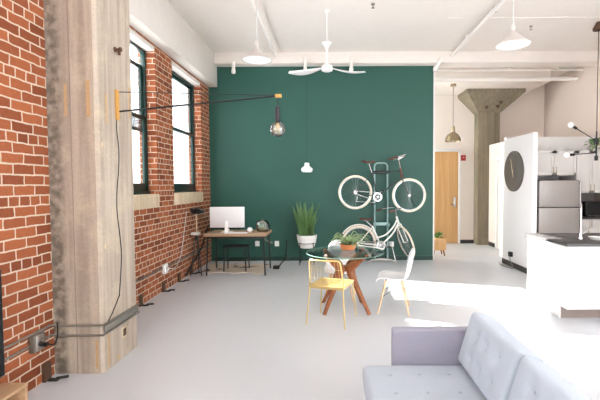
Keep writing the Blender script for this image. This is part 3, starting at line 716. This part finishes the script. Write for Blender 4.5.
def wheel_parts(parent, c, R=.345, ax=Matrix.Identity(3), valve=True):
    c = Vector(c)
    pts = [ax @ Vector((math.cos(i/48*2*PI)*(R-.018), 0, math.sin(i/48*2*PI)*(R-.018))) for i in range(48)]
    wl = MB().tube(pts, .02, 8, closed=True).done('wheel', 'cream', parent, loc=c)
    MB().tube([q*((R-.045)/(R-.018)) for q in pts], .011, 6, closed=True).done('rim', 'chrome', wl)
    sp = MB()
    for k in range(28):
        a = k/28*2*PI; s_ = 1 if k % 2 else -1; o = .35*(1 if k % 4 < 2 else -1)
        sp.tube([ax @ Vector((.022*math.cos(a+o), s_*.025, .022*math.sin(a+o))), ax @ Vector(((R-.05)*math.cos(a), 0, (R-.05)*math.sin(a)))], .0016, 4)
    sp.done('spokes', 'chrome', wl)
    h = MB()
    h.tube([ax @ Vector((0, -.055, 0)), ax @ Vector((0, .055, 0))], .016, 10); h.tube([ax @ Vector((0, -.03, 0)), ax @ Vector((0, -.024, 0))], .026, 12); h.tube([ax @ Vector((0, .03, 0)), ax @ Vector((0, .024, 0))], .026, 12)
    h.done('hub', 'chrome', wl)
    return wl
def saddle(parent, p):
    def f(u, v):
        x = .135-u*.27; wd = .022+.062*smoothstep((u-.25)/.6); a = (v-.5)*PI*1.15
        if u > .93: wd *= .85
        return Vector(p)+Vector((x, wd*math.sin(a), .03*math.cos(a)-.008+.018*(u-.4)**2*4))
    s_ = MB().grid(f, 12, 10).done('saddle', 'leather', parent); mod(s_, 'SOLIDIFY', thickness=.006)
    MB().tube(bez([Vector(p)+Vector((.1, 0, .0)), Vector(p)+Vector((.03, .02, -.035)), Vector(p)+Vector((-.1, .02, .0))], 5), .004, 6).done('saddle_rail', 'chrome', s_)
def crank(parent, c, ang=-.7):
    c = Vector(c)
    cr = MB().lathe([(.06, -.045), (.092, -.045), (.095, -.041), (.092, -.037), (.06, -.037)], 32, c, 'y').lathe([(0, -.05), (.022, -.05), (.022, .05), (0, .05)], 14, c, 'y')
    for k in range(5):
        a = k/5*2*PI; cr.tube([c+Vector((0, -.041, 0)), c+Vector((.075*math.cos(a), -.041, .075*math.sin(a)))], .008, 6)
    d = Vector((math.cos(ang), 0, math.sin(ang)))*.165
    cr.tube([c+Vector((0, -.058, 0)), c+d+Vector((0, -.068, 0))], [.012, .009], 8).tube([c+Vector((0, .058, 0)), c-d+Vector((0, .068, 0))], [.012, .009], 8)
    cr = cr.done('crankset', 'chrome', parent)
    for s_, q in ((-1, c+d), (1, c-d)): MB().box(q.x-.045, q.x+.045, q.y+s_*.075-.03, q.y+s_*.075+.03, q.z-.012, q.z+.012, .004).done('pedal', 'blackp', cr)

def bike_common(t, o, rear, bb, seat_cl, sad, ht, hb, frame_mat):
    pass
# upper bike (plane parallel to the wall)
o = at(382, 200, YB)
def L(x, y): v = at(x, y, YB)-o; return Vector((v.x, 0, v.z))
t = thing('bicycle', 'dark-framed bicycle with cream tyres hung high on the rack', 'bicycle', o)
rear, front, BBp = L(355.3, 192.3), L(409, 195.3), L(377.4, 197)
scl, sad = L(372.2, 173.5), L(368.3, 162.2)
ht, hb = L(400.4, 168.6), L(402.1, 178.3)
yw = Vector((0, .045, 0))
f = MB().tube([scl+(scl-BBp)*.04, BBp], .0155, 10).tube([scl, ht+(hb-ht)*.25], .0145, 10).tube([hb+(ht-hb)*.15, BBp], .0165, 10).tube([ht, hb], .02, 12)
for s_ in (-1, 1): f.tube([BBp+yw*s_*.6, rear+yw*s_], .009, 8).tube([scl, rear+yw*s_], .008, 8)
f.done('frame', 'dframe', t)
MB().tube([ht+(ht-hb)*.05, hb-(ht-hb)*.02], .0225, 12).done('head_badge', 'leather', t)
fk = MB()
for s_ in (-1, 1): fk.tube(bez([hb+Vector((0, s_*.02, -.01)), hb+Vector((.015, s_*.048, -.06)), hb.lerp(front, .6)+yw*s_+Vector((-.012, 0, 0)), front+yw*s_], 5), .0105, 8)
fk.tube([hb+Vector((0, -.045, -.035)), hb+Vector((0, .045, -.035))], .012, 8).done('fork', 'dframe', t)
wheel_parts(t, rear); wheel_parts(t, front)
MB().tube([scl, sad+Vector((0.01, 0, -.03))], .0125, 10).done('seat_post', 'chrome', t); saddle(t, sad)
sm = L(398.6, 158.6)
hbm = MB().tube([ht, sm], .0115, 8).tube([sm+Vector((-.01, 0, -.02)), sm+Vector((.1, 0, .045))], .013, 8)
cl = sm+Vector((.1, 0, .045)); 
for s_ in (-1, 1): hbm.tube(bez([cl, cl+Vector((.02, s_*.1, .01)), cl+Vector((0, s_*.2, .025)), cl+Vector((-.1, s_*.25, -.01)), cl+Vector((-.2, s_*.26, -.035))], 6), .0105, 8)
hbm = hbm.done('handlebar', 'chrome', t)
for s_ in (-1, 1): MB().tube([cl+Vector((-.16, s_*.257, -.027)), cl+Vector((-.28, s_*.265, -.05))], .017, 10).done('grip', 'leather', hbm)
for s_ in (-1, 1): MB().tube(bez([cl+Vector((-.02, s_*.21, .02)), cl+Vector((-.06, s_*.24, -.025)), cl+Vector((-.17, s_*.25, -.065))], 4), .005, 6).done('brake_lever', 'chrome', hbm)
crank(t, BBp, -2.2)
MB().tube([BBp+Vector((0, -.041, .085)), rear+Vector((0, -.041, .03))], .004, 6).tube([BBp+Vector((0, -.041, -.085)), rear+Vector((0, -.041, -.03))], .004, 6).lathe([(0, -.045), (.035, -.045), (.045, -.04), (.035, -.035), (0, -.035)], 16, rear, 'y').done('chain', 'chrome', t)
MB().tube([L(356.5, 201.5), L(373, 202.3)], .008, 8).tube([L(356.5, 201.5), L(357.5, 196.5)], .008, 8).done('kickstand', 'chrome', t)

# lower bike: step-through, front wheel turned
o2 = at(382, 250, YB)
def L2(x, y): v = at(x, y, YB)-o2; return Vector((v.x, 0, v.z))
t = thing('bicycle', 'cream step-through bicycle with turned front wheel low on the rack', 'bicycle', o2)
rear, BBp = L2(358.8, 243), L2(380.7, 245.2)
scl, sad = L2(372.6, 227), L2(366, 219.6)
ht, hb = L2(396.4, 216.5), L2(398.8, 223.8)
axd = (hb-ht).normalized(); front = hb+axd*.395+Vector((.02, 0, 0))
f = MB().tube([scl+(scl-BBp)*.06, BBp], .017, 10).tube([ht, hb], .021, 12)
f.tube(bez([hb+(ht-hb)*.15, hb.lerp(BBp, .45)+Vector((.03, 0, -.02)), BBp], 8), .0175, 10)
f.tube(bez([ht+(hb-ht)*.35, L2(393.5, 226.5), L2(386, 234.5), L2(376.6, 238)], 8), .016, 10)
for s_ in (-1, 1): f.tube([BBp+yw*s_*.6, rear+yw*s_], .011, 8).tube([scl, rear+yw*s_], .009, 8)
f.done('frame', 'wframe', t)
turn = Matrix.Rotation(math.radians(76), 3, axd)
# wheel plane holds the steering axis: axis tilted like the head tube, then turned
ax_m = turn
fk = MB()
for s_ in (-1, 1): fk.tube(bez([hb+turn @ Vector((0, s_*.02, 0)), hb+axd*.06+turn @ Vector((0, s_*.048, 0)), front.lerp(hb, .4)+turn @ (yw*s_), front+turn @ (yw*s_)], 5), .012, 8)
fk.tube([hb+axd*.03+turn @ Vector((0, -.045, 0)), hb+axd*.03+turn @ Vector((0, .045, 0))], .013, 8).done('fork', 'wframe', t)
wheel_parts(t, rear, .35); wheel_parts(t, front, .345, ax_m)
MB().tube([scl, sad+Vector((0.01, 0, -.03))], .0125, 10).done('seat_post', 'chrome', t); saddle(t, sad)
sm = L2(395.6, 209.5)
turn2 = Matrix.Rotation(math.radians(24), 3, 'Z')
hbm = MB().tube([ht, sm], .0125, 8); cl = sm+Vector((.02, 0, .01)); hbm.tube([sm, cl], .014, 8)
for s_ in (-1, 1): hbm.tube([cl+turn2 @ v for v in bez([(0, 0, 0), (.03, s_*.1, .02), (-.02, s_*.19, .02), (-.14, s_*.23, .0), (-.25, s_*.24, -.02)], 6)], .011, 8)
hbm = hbm.done('handlebar', 'chrome', t)
for s_ in (-1, 1): MB().tube([cl+turn2 @ Vector((-.21, s_*.237, -.012)), cl+turn2 @ Vector((-.33, s_*.245, -.035))], .018, 10).done('grip', 'leather', hbm)
crank(t, BBp, -.15)
MB().tube([BBp+Vector((.06, -.05, .07)), BBp+Vector((.1, -.05, 0)), BBp+Vector((.06, -.05, -.07)), rear+Vector((0, -.05, -.045)), rear+Vector((-.04, -.05, 0)), rear+Vector((0, -.05, .04))], .016, 8, closed=True, flat=1).done('chain_guard', 'wframe', t)
MB().tube(arc(rear, .375, math.radians(10), math.radians(150), 20), .02, 6, flat=.4).done('mudguard', 'wframe', t)
MB().tube([BBp+Vector((-.02, -.03, -.03)), BBp+Vector((.20, -.1, .04)), BBp+Vector((.29, -.13, -.31))], .009, 8).done('kickstand', 'chrome', t)

# ------------------------------------------------------------------ dining table and chairs
TC = Vector((.165, 5.14, 0)); TR = .5
t = thing('dining_table', 'round glass dining table on a sculpted walnut base', 'table', TC)
MB().lathe([(0, .728), (TR-.006, .728), (TR, .732), (TR, .738), (TR-.006, .742), (0, .742)], 64).done('glass_top', 'tglass', t, angle=12)
MB().tube(arc((0, 0, .735), TR+.001, 0, 2*PI, 64, 'xy')[:-1], .0032, 6, closed=True).done('rim', 'glassedge', t)
for (fx, fy) in ((-.27, -.275), (.29, -.28), (-.295, .255), (.23, .245)):
    d = Vector((fx, fy, 0)).normalized(); q = bez([d*.36+Vector((0, 0, .727)), d*.2+Vector((0, 0, .62)), d*.10+Vector((0, 0, .52)), d*.17+Vector((0, 0, .36)), Vector((fx, fy, .0))], 6)
    n = len(q); rr = []
    for i in range(n):
        u = i/(n-1); rr.append(.024+.046*math.exp(-((u-.46)/.32)**2))
    MB().tube(q, rr, 12, flat=.75).done('leg', 'walnut', t)
MB().box(-.07, .07, -.07, .07, .49, .56, .025, 3).done('hub', 'walnut', t)
for k in range(4):
    pass
# table plant
pt = Vector((.21, 5.28, .7425))
t = thing('potted_plant', 'strappy green plant in a terracotta bowl on the glass table', 'plant', pt)
MB().lathe([(0, 0), (.075, 0), (.092, .01), (.105, .06), (.107, .075), (.098, .075), (.09, .05), (0, .045)], 28).done('pot', 'terracotta', t)
MB().lathe([(0, .06), (.097, .058), (0, .066)], 16).done('soil', 'soil', t)
g = MB()
for k in range(38):
    a = k*2.4+random.random()*.5; r0_ = random.random()*.05; ln = .12+random.random()*.16; hg = .03+random.random()*.16; wd = .009+random.random()*.005
    def lf(u, v, a=a, r0_=r0_, ln=ln, hg=hg, wd=wd):
        s_ = (v-.5)*2; ww = wd*(1-u)**.6*(.6+.8*min(1, u*4)); r = r0_+ln*u; z = .06+hg*math.sin(min(1, u*1.15)*PI*.62)-.05*u*u
        return Vector((math.cos(a)*r-math.sin(a)*ww*s_, math.sin(a)*r+math.cos(a)*ww*s_, z+.006*s_*s_))
    g.grid(lf, 8, 2)
lv = g.done('leaves', 'leaf2', t); mod(lv, 'SOLIDIFY', thickness=.003)
g = MB()
tw = [(a*.115, b) for a, b in ((0, 0), (.0, .0))]
# white shell chairs
def shell_chair(label, loc, rz, group):
    t = thing('shell_chair', label, 'chair', loc, rz, group)
    prof = [(.225, .415, .19), (.215, .44, .21), (.15, .452, .225), (.05, .44, .232), (-.06, .43, .235), (-.135, .438, .235), (-.185, .475, .232), (-.212, .54, .228), (-.232, .62, .222), (-.25, .70, .212), (-.262, .77, .19), (-.268, .815, .145), (-.268, .83, .09)]
    def sh(u, v):
        k = u*(len(prof)-1); i = min(int(k), len(prof)-2); w_ = k-i
        y, z, hw_ = [prof[i][j]*(1-w_)+prof[i+1][j]*w_ for j in range(3)]
        s_ = (v-.5)*2; back = smoothstep((u-.38)/.2)
        lift = .035*(1-back)*abs(s_)**2.5*smoothstep(u*5); fwd = .06*back*abs(s_)**2.2*(1-.6*smoothstep((u-.7)/.3))
        x = s_*hw_
        return Vector((x, y+fwd, z+lift-.012*(1-back)*(1-s_*s_)))
    s_ = MB().grid(sh, 36, 16).done('shell', 'shell', t, angle=180); mod(s_, 'SOLIDIFY', thickness=.009, offset=0)
    for sx in (-1, 1):
        for sy, ft in ((1, .20), (-1, -.20)): MB().tube([(sx*.115, sy*.10, .425), (sx*.215, ft, 0)], [.0145, .0095], 10).done('leg', 'birch', t)
    g = MB()
    def on(sx, sy, u): return Vector((sx*(.115+.10*u), sy*(.10+.10*u), .425*(1-u)))
    for sx in (-1, 1): g.tube([on(sx, 1, .08), on(sx, -1, .5)], .0038, 6).tube([on(sx, -1, .08), on(sx, 1, .5)], .0038, 6)
    for sy in (-1, 1): g.tube([on(1, sy, .08), on(-1, sy, .5)], .0038, 6).tube([on(-1, sy, .08), on(1, sy, .5)], .0038, 6)
    g.box(-.12, .12, .09, .112, .415, .424, .002).box(-.12, .12, -.112, -.09, .415, .424, .002)
    g.done('brace', 'black', t)
    return t
ch = shell_chair('white shell chair with wooden dowel legs in side view by the table', (.785, 5.06, 0), math.radians(79), 'white shell chairs at the table')
ch.scale = (.95, .95, .95)
c2 = copy_tree(ch); c2.location = (.11, 5.63, 0); c2.rotation_euler.z = math.radians(172); c2['label'] = 'white shell chair behind the glass table, seen through its top'
# gold wire chair
t = thing('wire_chair', 'gold wire chair with open back in front of the glass table', 'chair', (-.007, 4.67, 0), math.radians(-19.7))
sw = .205
for sx in (-1, 1):
    for sy in (-1, 1): MB().tube([(sx*.2, sy*.19, .43), (sx*.232, sy*.228, 0)], .0085, 8).done('leg', 'gold', t)
seat = MB()
def sz(x, y): return .445-.022*(1-(x/sw)**2)*(1-(y/sw)**2)+(.012 if y > .17 else 0)*0
N = 16
for k in range(N+1):
    x = -sw+2*sw*k/N
    seat.tube([(x, -sw+2*sw*i/8, sz(x, -sw+2*sw*i/8)) for i in range(9)], .0032, 5)
    seat.tube([(-sw+2*sw*i/8, x, sz(-sw+2*sw*i/8, x)+.004) for i in range(9)], .0032, 5)
seat.tube([(-sw, -sw, .445), (sw, -sw, .445), (sw, sw, .445), (-sw, sw, .445)], .009, 8, closed=True)
seat.done('seat', 'gold', t)
bk = MB()
def bkp(s_, u):   # s_ -1..1 across, u 0..1 up
    wd = .205-.02*u; ang = s_*.9; cor = max(0, abs(s_)-.8)*5
    return Vector((wd*math.sin(ang)/math.sin(.9), -.205-.075*u+.12*(1-math.cos(ang))*(1.0-.35*(1-u)), .445+.315*u-(.03*cor*cor if u > .9 else 0)))
bk.tube([bkp(-1+2*i/20, 1) for i in range(21)], .0085, 8)
for s_ in (-1, 1): bk.tube([bkp(s_, 1), bkp(s_, .6), bkp(s_, 0)], .0085, 8)
for u in (.33, .66): bk.tube([bkp(-1+2*i/16, u) for i in range(17)], .0018, 5)
for k in range(1, 10): bk.tube([bkp(-1+2*k/10, u/4) for u in range(5)], .0018, 5)
bk.done('backrest', 'gold', t)
MB().tube([(-.2, -.19, .425), (.2, -.19, .425), (.2, .19, .425), (-.2, .19, .425)], .007, 6, closed=True).done('seat_frame', 'gold', t)

# ------------------------------------------------------------------ sofa
def cushion(w_, d_, h_, btn, nu=44, nv=44, crown=.02, rad=.05, dip=.022, sig=.04):
    """soft rounded block; w along x, d along y, top face tufted"""
    g = MB()
    def edge(a): # 0 at rim, 1 inside
        return a
    def topz(x, y):
        ex = min(1, (w_/2-abs(x))/rad); ey = min(1, (d_/2-abs(y))/rad)
        rnd = (math.sqrt(max(0, 1-(1-ex)**2))*math.sqrt(max(0, 1-(1-ey)**2)))
        z = h_-rad*.8*(1-rnd)+crown*math.cos(PI*x/w_)*math.cos(PI*y/d_)
        for bx, by in btn: z -= dip*math.exp(-((x-bx)**2+(y-by)**2)/(2*sig*sig))+dip*.5*math.exp(-((x-bx)**2+(y-by)**2)/(2*(sig*.3)**2))
        return z
    xs = [-w_/2+w_*(.5-.5*math.cos(PI*i/nu)*(.35)-.325*(1-2*i/nu)) for i in range(nu+1)]
    ys = [-d_/2+d_*(.5-.5*math.cos(PI*i/nv)*(.35)-.325*(1-2*i/nv)) for i in range(nv+1)]
    bm = g.bm
    T = [[bm.verts.new((x, y, topz(x, y))) for y in ys] for x in xs]
    B_ = [[bm.verts.new((x*.985, y*.985, .015-.012*math.cos(PI*x/w_)*math.cos(PI*y/d_))) for y in ys] for x in xs]
    for i in range(nu):
        for j in range(nv):
            bm.faces.new((T[i][j], T[i+1][j], T[i+1][j+1], T[i][j+1])); bm.faces.new((B_[i][j], B_[i][j+1], B_[i+1][j+1], B_[i+1][j]))
    def rim(V): return [V[i][0] for i in range(nu)]+[V[nu][j] for j in range(nv)]+[V[i][nv] for i in range(nu, 0, -1)]+[V[0][j] for j in range(nv, 0, -1)]
    a, b = rim(T), rim(B_); n = len(a)
    mid = []
    for q, p in zip(a, b):
        c = (q.co+p.co)/2; c.x *= 1.012; c.y *= 1.012; mid.append(bm.verts.new(c))
    for i in range(n):
        j = (i+1) % n; bm.faces.new((a[i], mid[i], mid[j], a[j])); bm.faces.new((mid[i], b[i], b[j], mid[j]))
    return g, topz
SX, SY0, SY1 = .20, .36, 2.655
t = thing('sofa', 'pale grey tufted sofa with a low box arm', 'sofa', (.65, 1.5, 0))
o = Vector((.65, 1.5, 0))
def rel(x0, x1, y0, y1): return x0-o.x, x1-o.x, y0-o.y, y1-o.y
MB().box(*rel(.23, 1.09, SY0+.02, 2.575), .12, .27, .015).done('base', 'shaded_fabric', t)
MB().box(*rel(.392, 1.13, 2.577, SY1), .12, .65, .012, 3).done('armrest', 'shaded_fabric', t)
MB().box(*rel(.392, 1.13, SY0-.06, SY0+.02), .12, .65, .012, 3).done('armrest', 'shaded_fabric', t)
MB().box(*rel(.99, 1.13, SY0+.02, 2.577), .12, .60, .02, 3).done('back_frame', 'shaded_fabric', t)
sw_, sd = .80, (2.568-SY0-.024)/2
for k in range(2):
    yc = 2.568-sd/2-k*sd
    bt = [(-.24, sd/2-.14), (-.06, sd/2-.14), (.12, sd/2-.14), (-.24, sd/2-.36), (-.06, sd/2-.36), (.12, sd/2-.36), (-.24, sd/2-.58), (-.06, sd/2-.58), (-.24, sd/2-.80), (-.06, sd/2-.80), (-.24, -sd/2+.14), (-.06, -sd/2+.14)]
    g, tz = cushion(sw_, sd-.006, .165, bt, crown=.008, rad=.035, dip=.009, sig=.035)
    sc_ = g.done('seat_cushion', 'fabric', t, loc=(.195+sw_/2-o.x, yc-o.y, .268))
    for b in bt: MB().ball((b[0], b[1], tz(*b)+.002), .012, 8, (1, 1, .4)).done('button', 'button', sc_)
# back cushions, leaning
bl = .655
for k in range(3):
    yc = 2.552-bl/2-k*(bl+.012)
    bt = [(x, y) for x in (-.07, .07) for y in (-.15, 0, .15)]
    g, tz = cushion(.335, bl, .15, bt, crown=.022, rad=.03, dip=.02, sig=.035)
    # local x -> up along the lean, z -> towards the sitter
    lean = math.radians(17)
    up_v = Vector((math.sin(lean), 0, math.cos(lean))); nrm = Vector((-math.cos(lean), 0, math.sin(lean)))
    R_ = Matrix((up_v, Vector((0, 1, 0)), nrm)).transposed()
    if R_.determinant() < 0: R_ = Matrix((up_v, Vector((0, -1, 0)), nrm)).transposed()
    org = Vector((.945, yc, .435))+up_v*.155
    bc_ = g.done('back_cushion', 'fabric', t); bc_.matrix_local = Matrix.Translation(org-o) @ R_.to_4x4()
    for b in bt: MB().ball((b[0], b[1], tz(*b)+.002), .012, 8, (1, 1, .4)).done('button', 'button', bc_)
for x in (.3, 1.04):
    for y in (SY0+.05, 2.5): MB().tube([(x-o.x, y-o.y, .125), (x-o.x, y-o.y, 0)], [.022, .014], 10).done('leg', 'walnut', t)

# ------------------------------------------------------------------ kitchen
IX0, IX1, IY0, IY1 = 2.70, 5.0, 4.56, 5.5
t = thing('kitchen_island', 'white kitchen island with a recessed taupe base', 'island', (IX0, IY0, 0))
MB().box(.0, IX1-IX0, 0, IY1-IY0, .15, .885, .003).done('body', 'cabinet', t)
MB().box(0, .018, .15, IY1-IY0, 0, .152, .002).done('end_panel', 'cabinet', t)
MB().box(.018, IX1-IX0-.05, .16, IY1-IY0-.05, 0, .15).done('toe_kick', 'kick', t, smooth=False)
tag(MB().box(-.035, IX1-IX0+.03, -.05, IY1-IY0-.02+.03, .885, .92, .004).done('countertop', 'quartz', loc=(IX0, IY0, 0)), 'grey stone countertop on the kitchen island', 'countertop')
fp = Vector((3.03, 4.86, .92))
t = thing('faucet', 'slim chrome gooseneck faucet on the island countertop', 'faucet', fp)
MB().lathe([(0, 0), (.026, 0), (.026, .03), (.016, .045), (.016, .1), (0, .1)], 16).tube([(0, 0, .08), (0, 0, .36)]+[Vector((.52*(.07-.07*math.cos(a)), .85*(.07-.07*math.cos(a)), .36+.07*math.sin(a))) for a in [PI*i/12 for i in range(1, 13)]]+[Vector((.073, .119, .30))], .0125, 10).done('spout', 'chrome', t)
MB().tube([(.02, 0, .06), (.07, -.01, .1)], .006, 8).done('handle', 'chrome', t)
g = MB().lathe([(0, 0), (.05, 0), (.075, .03), (.08, .035), (.07, .035), (.045, .012), (0, .01)], 24)
tag(g.done('dish', 'pot', loc=(3.2, 4.84, .92)), 'small white dish on the island countertop', 'dish')
# refrigerator
FX0, FX1, FY = 4.10, 4.94, 7.92
t = thing('refrigerator', 'stainless steel two-door refrigerator', 'refrigerator', (FX0, FY, 0))
FW = FX1-FX0; FZ = 1.675
MB().box(.0, FW, .07, .75, .03, FZ, .006).done('body', 'basebd', t)
zsp = at(560, 207.5, FY).z
for nm, z0, z1 in (('freezer_door', .08, zsp-.008), ('door', zsp+.008, FZ-.01)):
    d = MB().box(0.004, FW-.004, 0, .065, z0, z1, .012, 3).done(nm, 'stainless', t)
    a, b = (z0+.25, z1-.03) if nm == 'freezer_door' else (z0+.03, z1-.03)
    MB().tube([(FW-.05, 0, a+.02), (FW-.05, -.05, a), (FW-.05, -.05, b), (FW-.05, 0, b-.02)], .013, 10).done('handle', 'chrome', d)
# cabinets
def cab(label, x0, x1, z0, z1, yf, depth, ndoor, handle='v', hside=None, group=None):
    t = thing('kitchen_cabinet', label, 'cabinet', (x0, yf, z0), 0, group)
    W, Hh = x1-x0, z1-z0
    MB().box(0, W, .022, depth, 0, Hh).done('body', 'cabinet', t, smooth=False)
    dw = W/ndoor
    for k in range(ndoor):
        a, b = k*dw+.003, (k+1)*dw-.003
        d = MB().box(a, b, .008, .022, .003, Hh-.003, .002).box(a, a+.055, 0, .01, .003, Hh-.003, .002).box(b-.055, b, 0, .01, .003, Hh-.003, .002).box(a, b, 0, .01, .003, .058, .002).box(a, b, 0, .01, Hh-.058, Hh-.003, .002).done('door', 'cabinet', t)
        if handle == 'v':
            hx = (b-.03 if k == 0 else a+.03) if ndoor > 1 else (b-.03 if hside == 'r' else a+.03)
            MB().tube([(hx, 0, .03), (hx, -.025, .03), (hx, -.025, .17), (hx, 0, .17)], .006, 6).done('handle', 'nickel', d)
    return t
YCF = 8.1
zt = 2.27
cab('white double-door cabinet above the refrigerator', 4.06, 4.94, at(555, 175.5, YCF).z, zt, YCF, .6, 2)
cab('white wall cabinet between the refrigerator cabinet and the corner unit', 4.945, 5.26, 1.41, zt, YCF, .6, 1, hside='r')
cab('white wall cabinet in the kitchen corner above the microwave', 5.265, 5.69, 1.41, zt, YCF, .6, 1, hside='l')
struct(MB().box(4.94, XR, 8.70, 8.72, .92, 1.41).done('trim_backsplash', 'splash', smooth=False))
t = thing('base_cabinet', 'white base cabinet with drawers under the microwave', 'cabinet', (4.96, 8.06, 0))
MB().box(0, .73, .02, .64, .1, .885).done('body', 'cabinet', t, smooth=False); MB().box(0, .73, .08, .6, 0, .1).done('toe_kick', 'basebd', t, smooth=False)
for k, (a, b) in enumerate(((.0, .24), (.245, .73))):
    d = MB().box(a+.004, b-.004, 0, .02, .7, .88, .003).done('drawer', 'cabinet', t); MB().tube([(a+.03, 0, .74), (a+.03, -.025, .74), (a+.03, -.025, .85), (a+.03, 0, .85)], .006, 6).done('handle', 'nickel', d)
    d = MB().box(a+.004, b-.004, 0, .02, .11, .69, .003).done('door', 'cabinet', t); MB().tube([(b-.03, 0, .5), (b-.03, -.025, .5), (b-.03, -.025, .65), (b-.03, 0, .65)], .006, 6).done('handle', 'nickel', d)
tag(MB().box(4.95, 5.70, 8.02, 8.71, .885, .92, .004).done('countertop', 'quartz'), 'dark stone countertop under the microwave', 'countertop')
t = thing('microwave', 'black microwave oven on the rear kitchen counter', 'microwave', (5.14, 8.08, .92))
MB().box(0, .52, .02, .4, .01, .31, .008).done('body', 'blackp', t); d = MB().box(.005, .52, 0, .02, .015, .305, .004).done('door', 'screen', t)
MB().box(.03, .50, -.012, 0, .02, .035, .003).done('handle', 'steel', d); MB().box(.05, .36, -.003, .0, .06, .27, .002).done('door_window', 'screen', d)
# plant on the cabinets
pq = Vector((5.44, 8.27, zt))
t = thing('potted_plant', 'small leafy green plant on top of the kitchen cabinets', 'plant', pq)
MB().lathe([(0, 0), (.06, 0), (.075, .1), (.068, .1), (0, .08)], 18).done('pot', 'pot', t)
g = MB()
for k in range(80):
    a = random.random()*6.28; r = .02+random.random()*.13; z = .03+random.random()*.2
    p = Vector((math.cos(a)*r, math.sin(a)*r, z)); d = Vector((math.cos(a+random.random()), math.sin(a+random.random()), random.random()*.6)).normalized()*.075; sd_ = d.cross(Vector((0, 0, 1))).normalized()*.034
    vs = [g.bm.verts.new(q) for q in (p, p+d*.5+sd_, p+d, p+d*.5-sd_)]; g.bm.faces.new(vs)
lv = g.done('leaves', 'leaf3', t); mod(lv, 'SOLIDIFY', thickness=.002)

# ------------------------------------------------------------------ partition: clock and charger
cy, cz = .5*(8.05+7.25), at(514.5, 171, 7.5).z
def onX(x, y, X=3.47):
    d = fw+rt*((x-332)/F)+up*((200-y)/F); q = d*(X/d.x); return Vector((X, q.y, q.z+H))
cc = onX(514.4, 171.3); cr_ = (onX(514.4, 151).z-onX(514.4, 191.5).z)/2
t = thing('wall_clock', 'large round dark grey clock on the white partition', 'clock', cc)
MB().lathe([(0, .0), (cr_, 0), (cr_, -.03), (cr_-.008, -.034), (0, -.03)], 48, (0, 0, 0), 'x').done('clock_face', 'clockface', t)
a1 = Vector((-.036, .12*1, .27)); 
MB().tube([(-.036, -.005, -.05), (-.036, .09, .24)], [.006, .004], 6).tube([(-.036, .02, .02), (-.036, -.04, -.12)], [.006, .004], 6).lathe([(0, -.042), (.012, -.042), (.012, -.03), (0, -.03)], 12, (0, 0, 0), 'x').done('hands', 'sill', t)
oc = onX(512.5, 254)
t = thing('wall_outlet', 'outlet with a black charger and hanging cord low on the white partition', 'outlet', oc)
MB().box(-.008, 0, -.045, .045, -.06, .06, .003).done('plate', 'whitem', t); MB().box(-.07, -.008, -.04, .05, -.05, .045, .008).done('charger', 'blackp', t)
MB().tube(bez([(-.06, -.02, -.05), (-.09, -.1, -.1), (-.08, -.2, -oc.z+.03), (-.1, -.1, -oc.z+.012), (-.14, .2, -oc.z+.012), (-.05, .5, -oc.z+.012)]), .008, 6).done('cord', 'steel', t)
# fire alarm
fa = at(463, 158, YF)
t = thing('fire_alarm', 'small red fire alarm box on the far wall beside the oak door', 'fire alarm', fa)
MB().box(-.065, .065, -.05, 0, -.075, .075, .008).done('body', 'red', t); MB().box(-.012, .012, -.056, -.05, .0, .02, .002).done('strobe', 'whitem', t)
# wooden planter
pl = at(440, 254, 9.05); 
t = thing('planter_box', 'small wooden planter on legs with a green plant by the green wall edge', 'planter', (2.39, 9.02, 0))
MB().box(-.15, .15, -.15, .15, .13, .40, .006).done('box', 'dooroak', t)
for sx in (-1, 1):
    for sy in (-1, 1): MB().tube([(sx*.1, sy*.1, .135), (sx*.125, sy*.125, 0)], [.022, .012], 8).done('leg', 'walnut', t)
g = MB()
for k in range(40):
    a = random.random()*6.28; r = random.random()*.1; z = .39+random.random()*.1
    p = Vector((math.cos(a)*r, math.sin(a)*r, z)); d = Vector((math.cos(a), math.sin(a), .4+random.random())).normalized()*.09; sd_ = d.cross(Vector((0, 0, 1))).normalized()*.025
    g.bm.faces.new([g.bm.verts.new(q) for q in (p, p+d*.5+sd_, p+d, p+d*.5-sd_)])
lv = g.done('leaves', 'leaf3', t); mod(lv, 'SOLIDIFY', thickness=.002)

# ------------------------------------------------------------------ light
wd = bpy.data.worlds.new('world'); sc.world = wd; wd.use_nodes = True
bg = wd.node_tree.nodes['Background']; bg.inputs[0].default_value = (.89, .945, 1.0, 1); bg.inputs[1].default_value = 2.2
sun = bpy.data.lights.new('sun', 'SUN'); sun.energy = 11; sun.angle = math.radians(.6); sun.color = (1, .96, .9)
so_ = bpy.data.objects.new('sun', sun); C.objects.link(so_)
el = math.radians(23.5); hd = Vector((.956, -.293, 0)).normalized()
dirv = Vector((hd.x*math.cos(el), hd.y*math.cos(el), -math.sin(el)))
so_.rotation_euler = dirv.to_track_quat('-Z', 'Y').to_euler()
vs = sc.view_settings; vs.view_transform = 'Standard'; vs.look = 'None'; vs.exposure = 2.34; vs.gamma = 1; vs.use_curve_mapping = False
sc.cycles.max_bounces = 10; sc.cycles.diffuse_bounces = 6; sc.cycles.transparent_max_bounces = 16
sc.cycles.use_denoising = True
sc.cycles.sample_clamp_indirect = 8
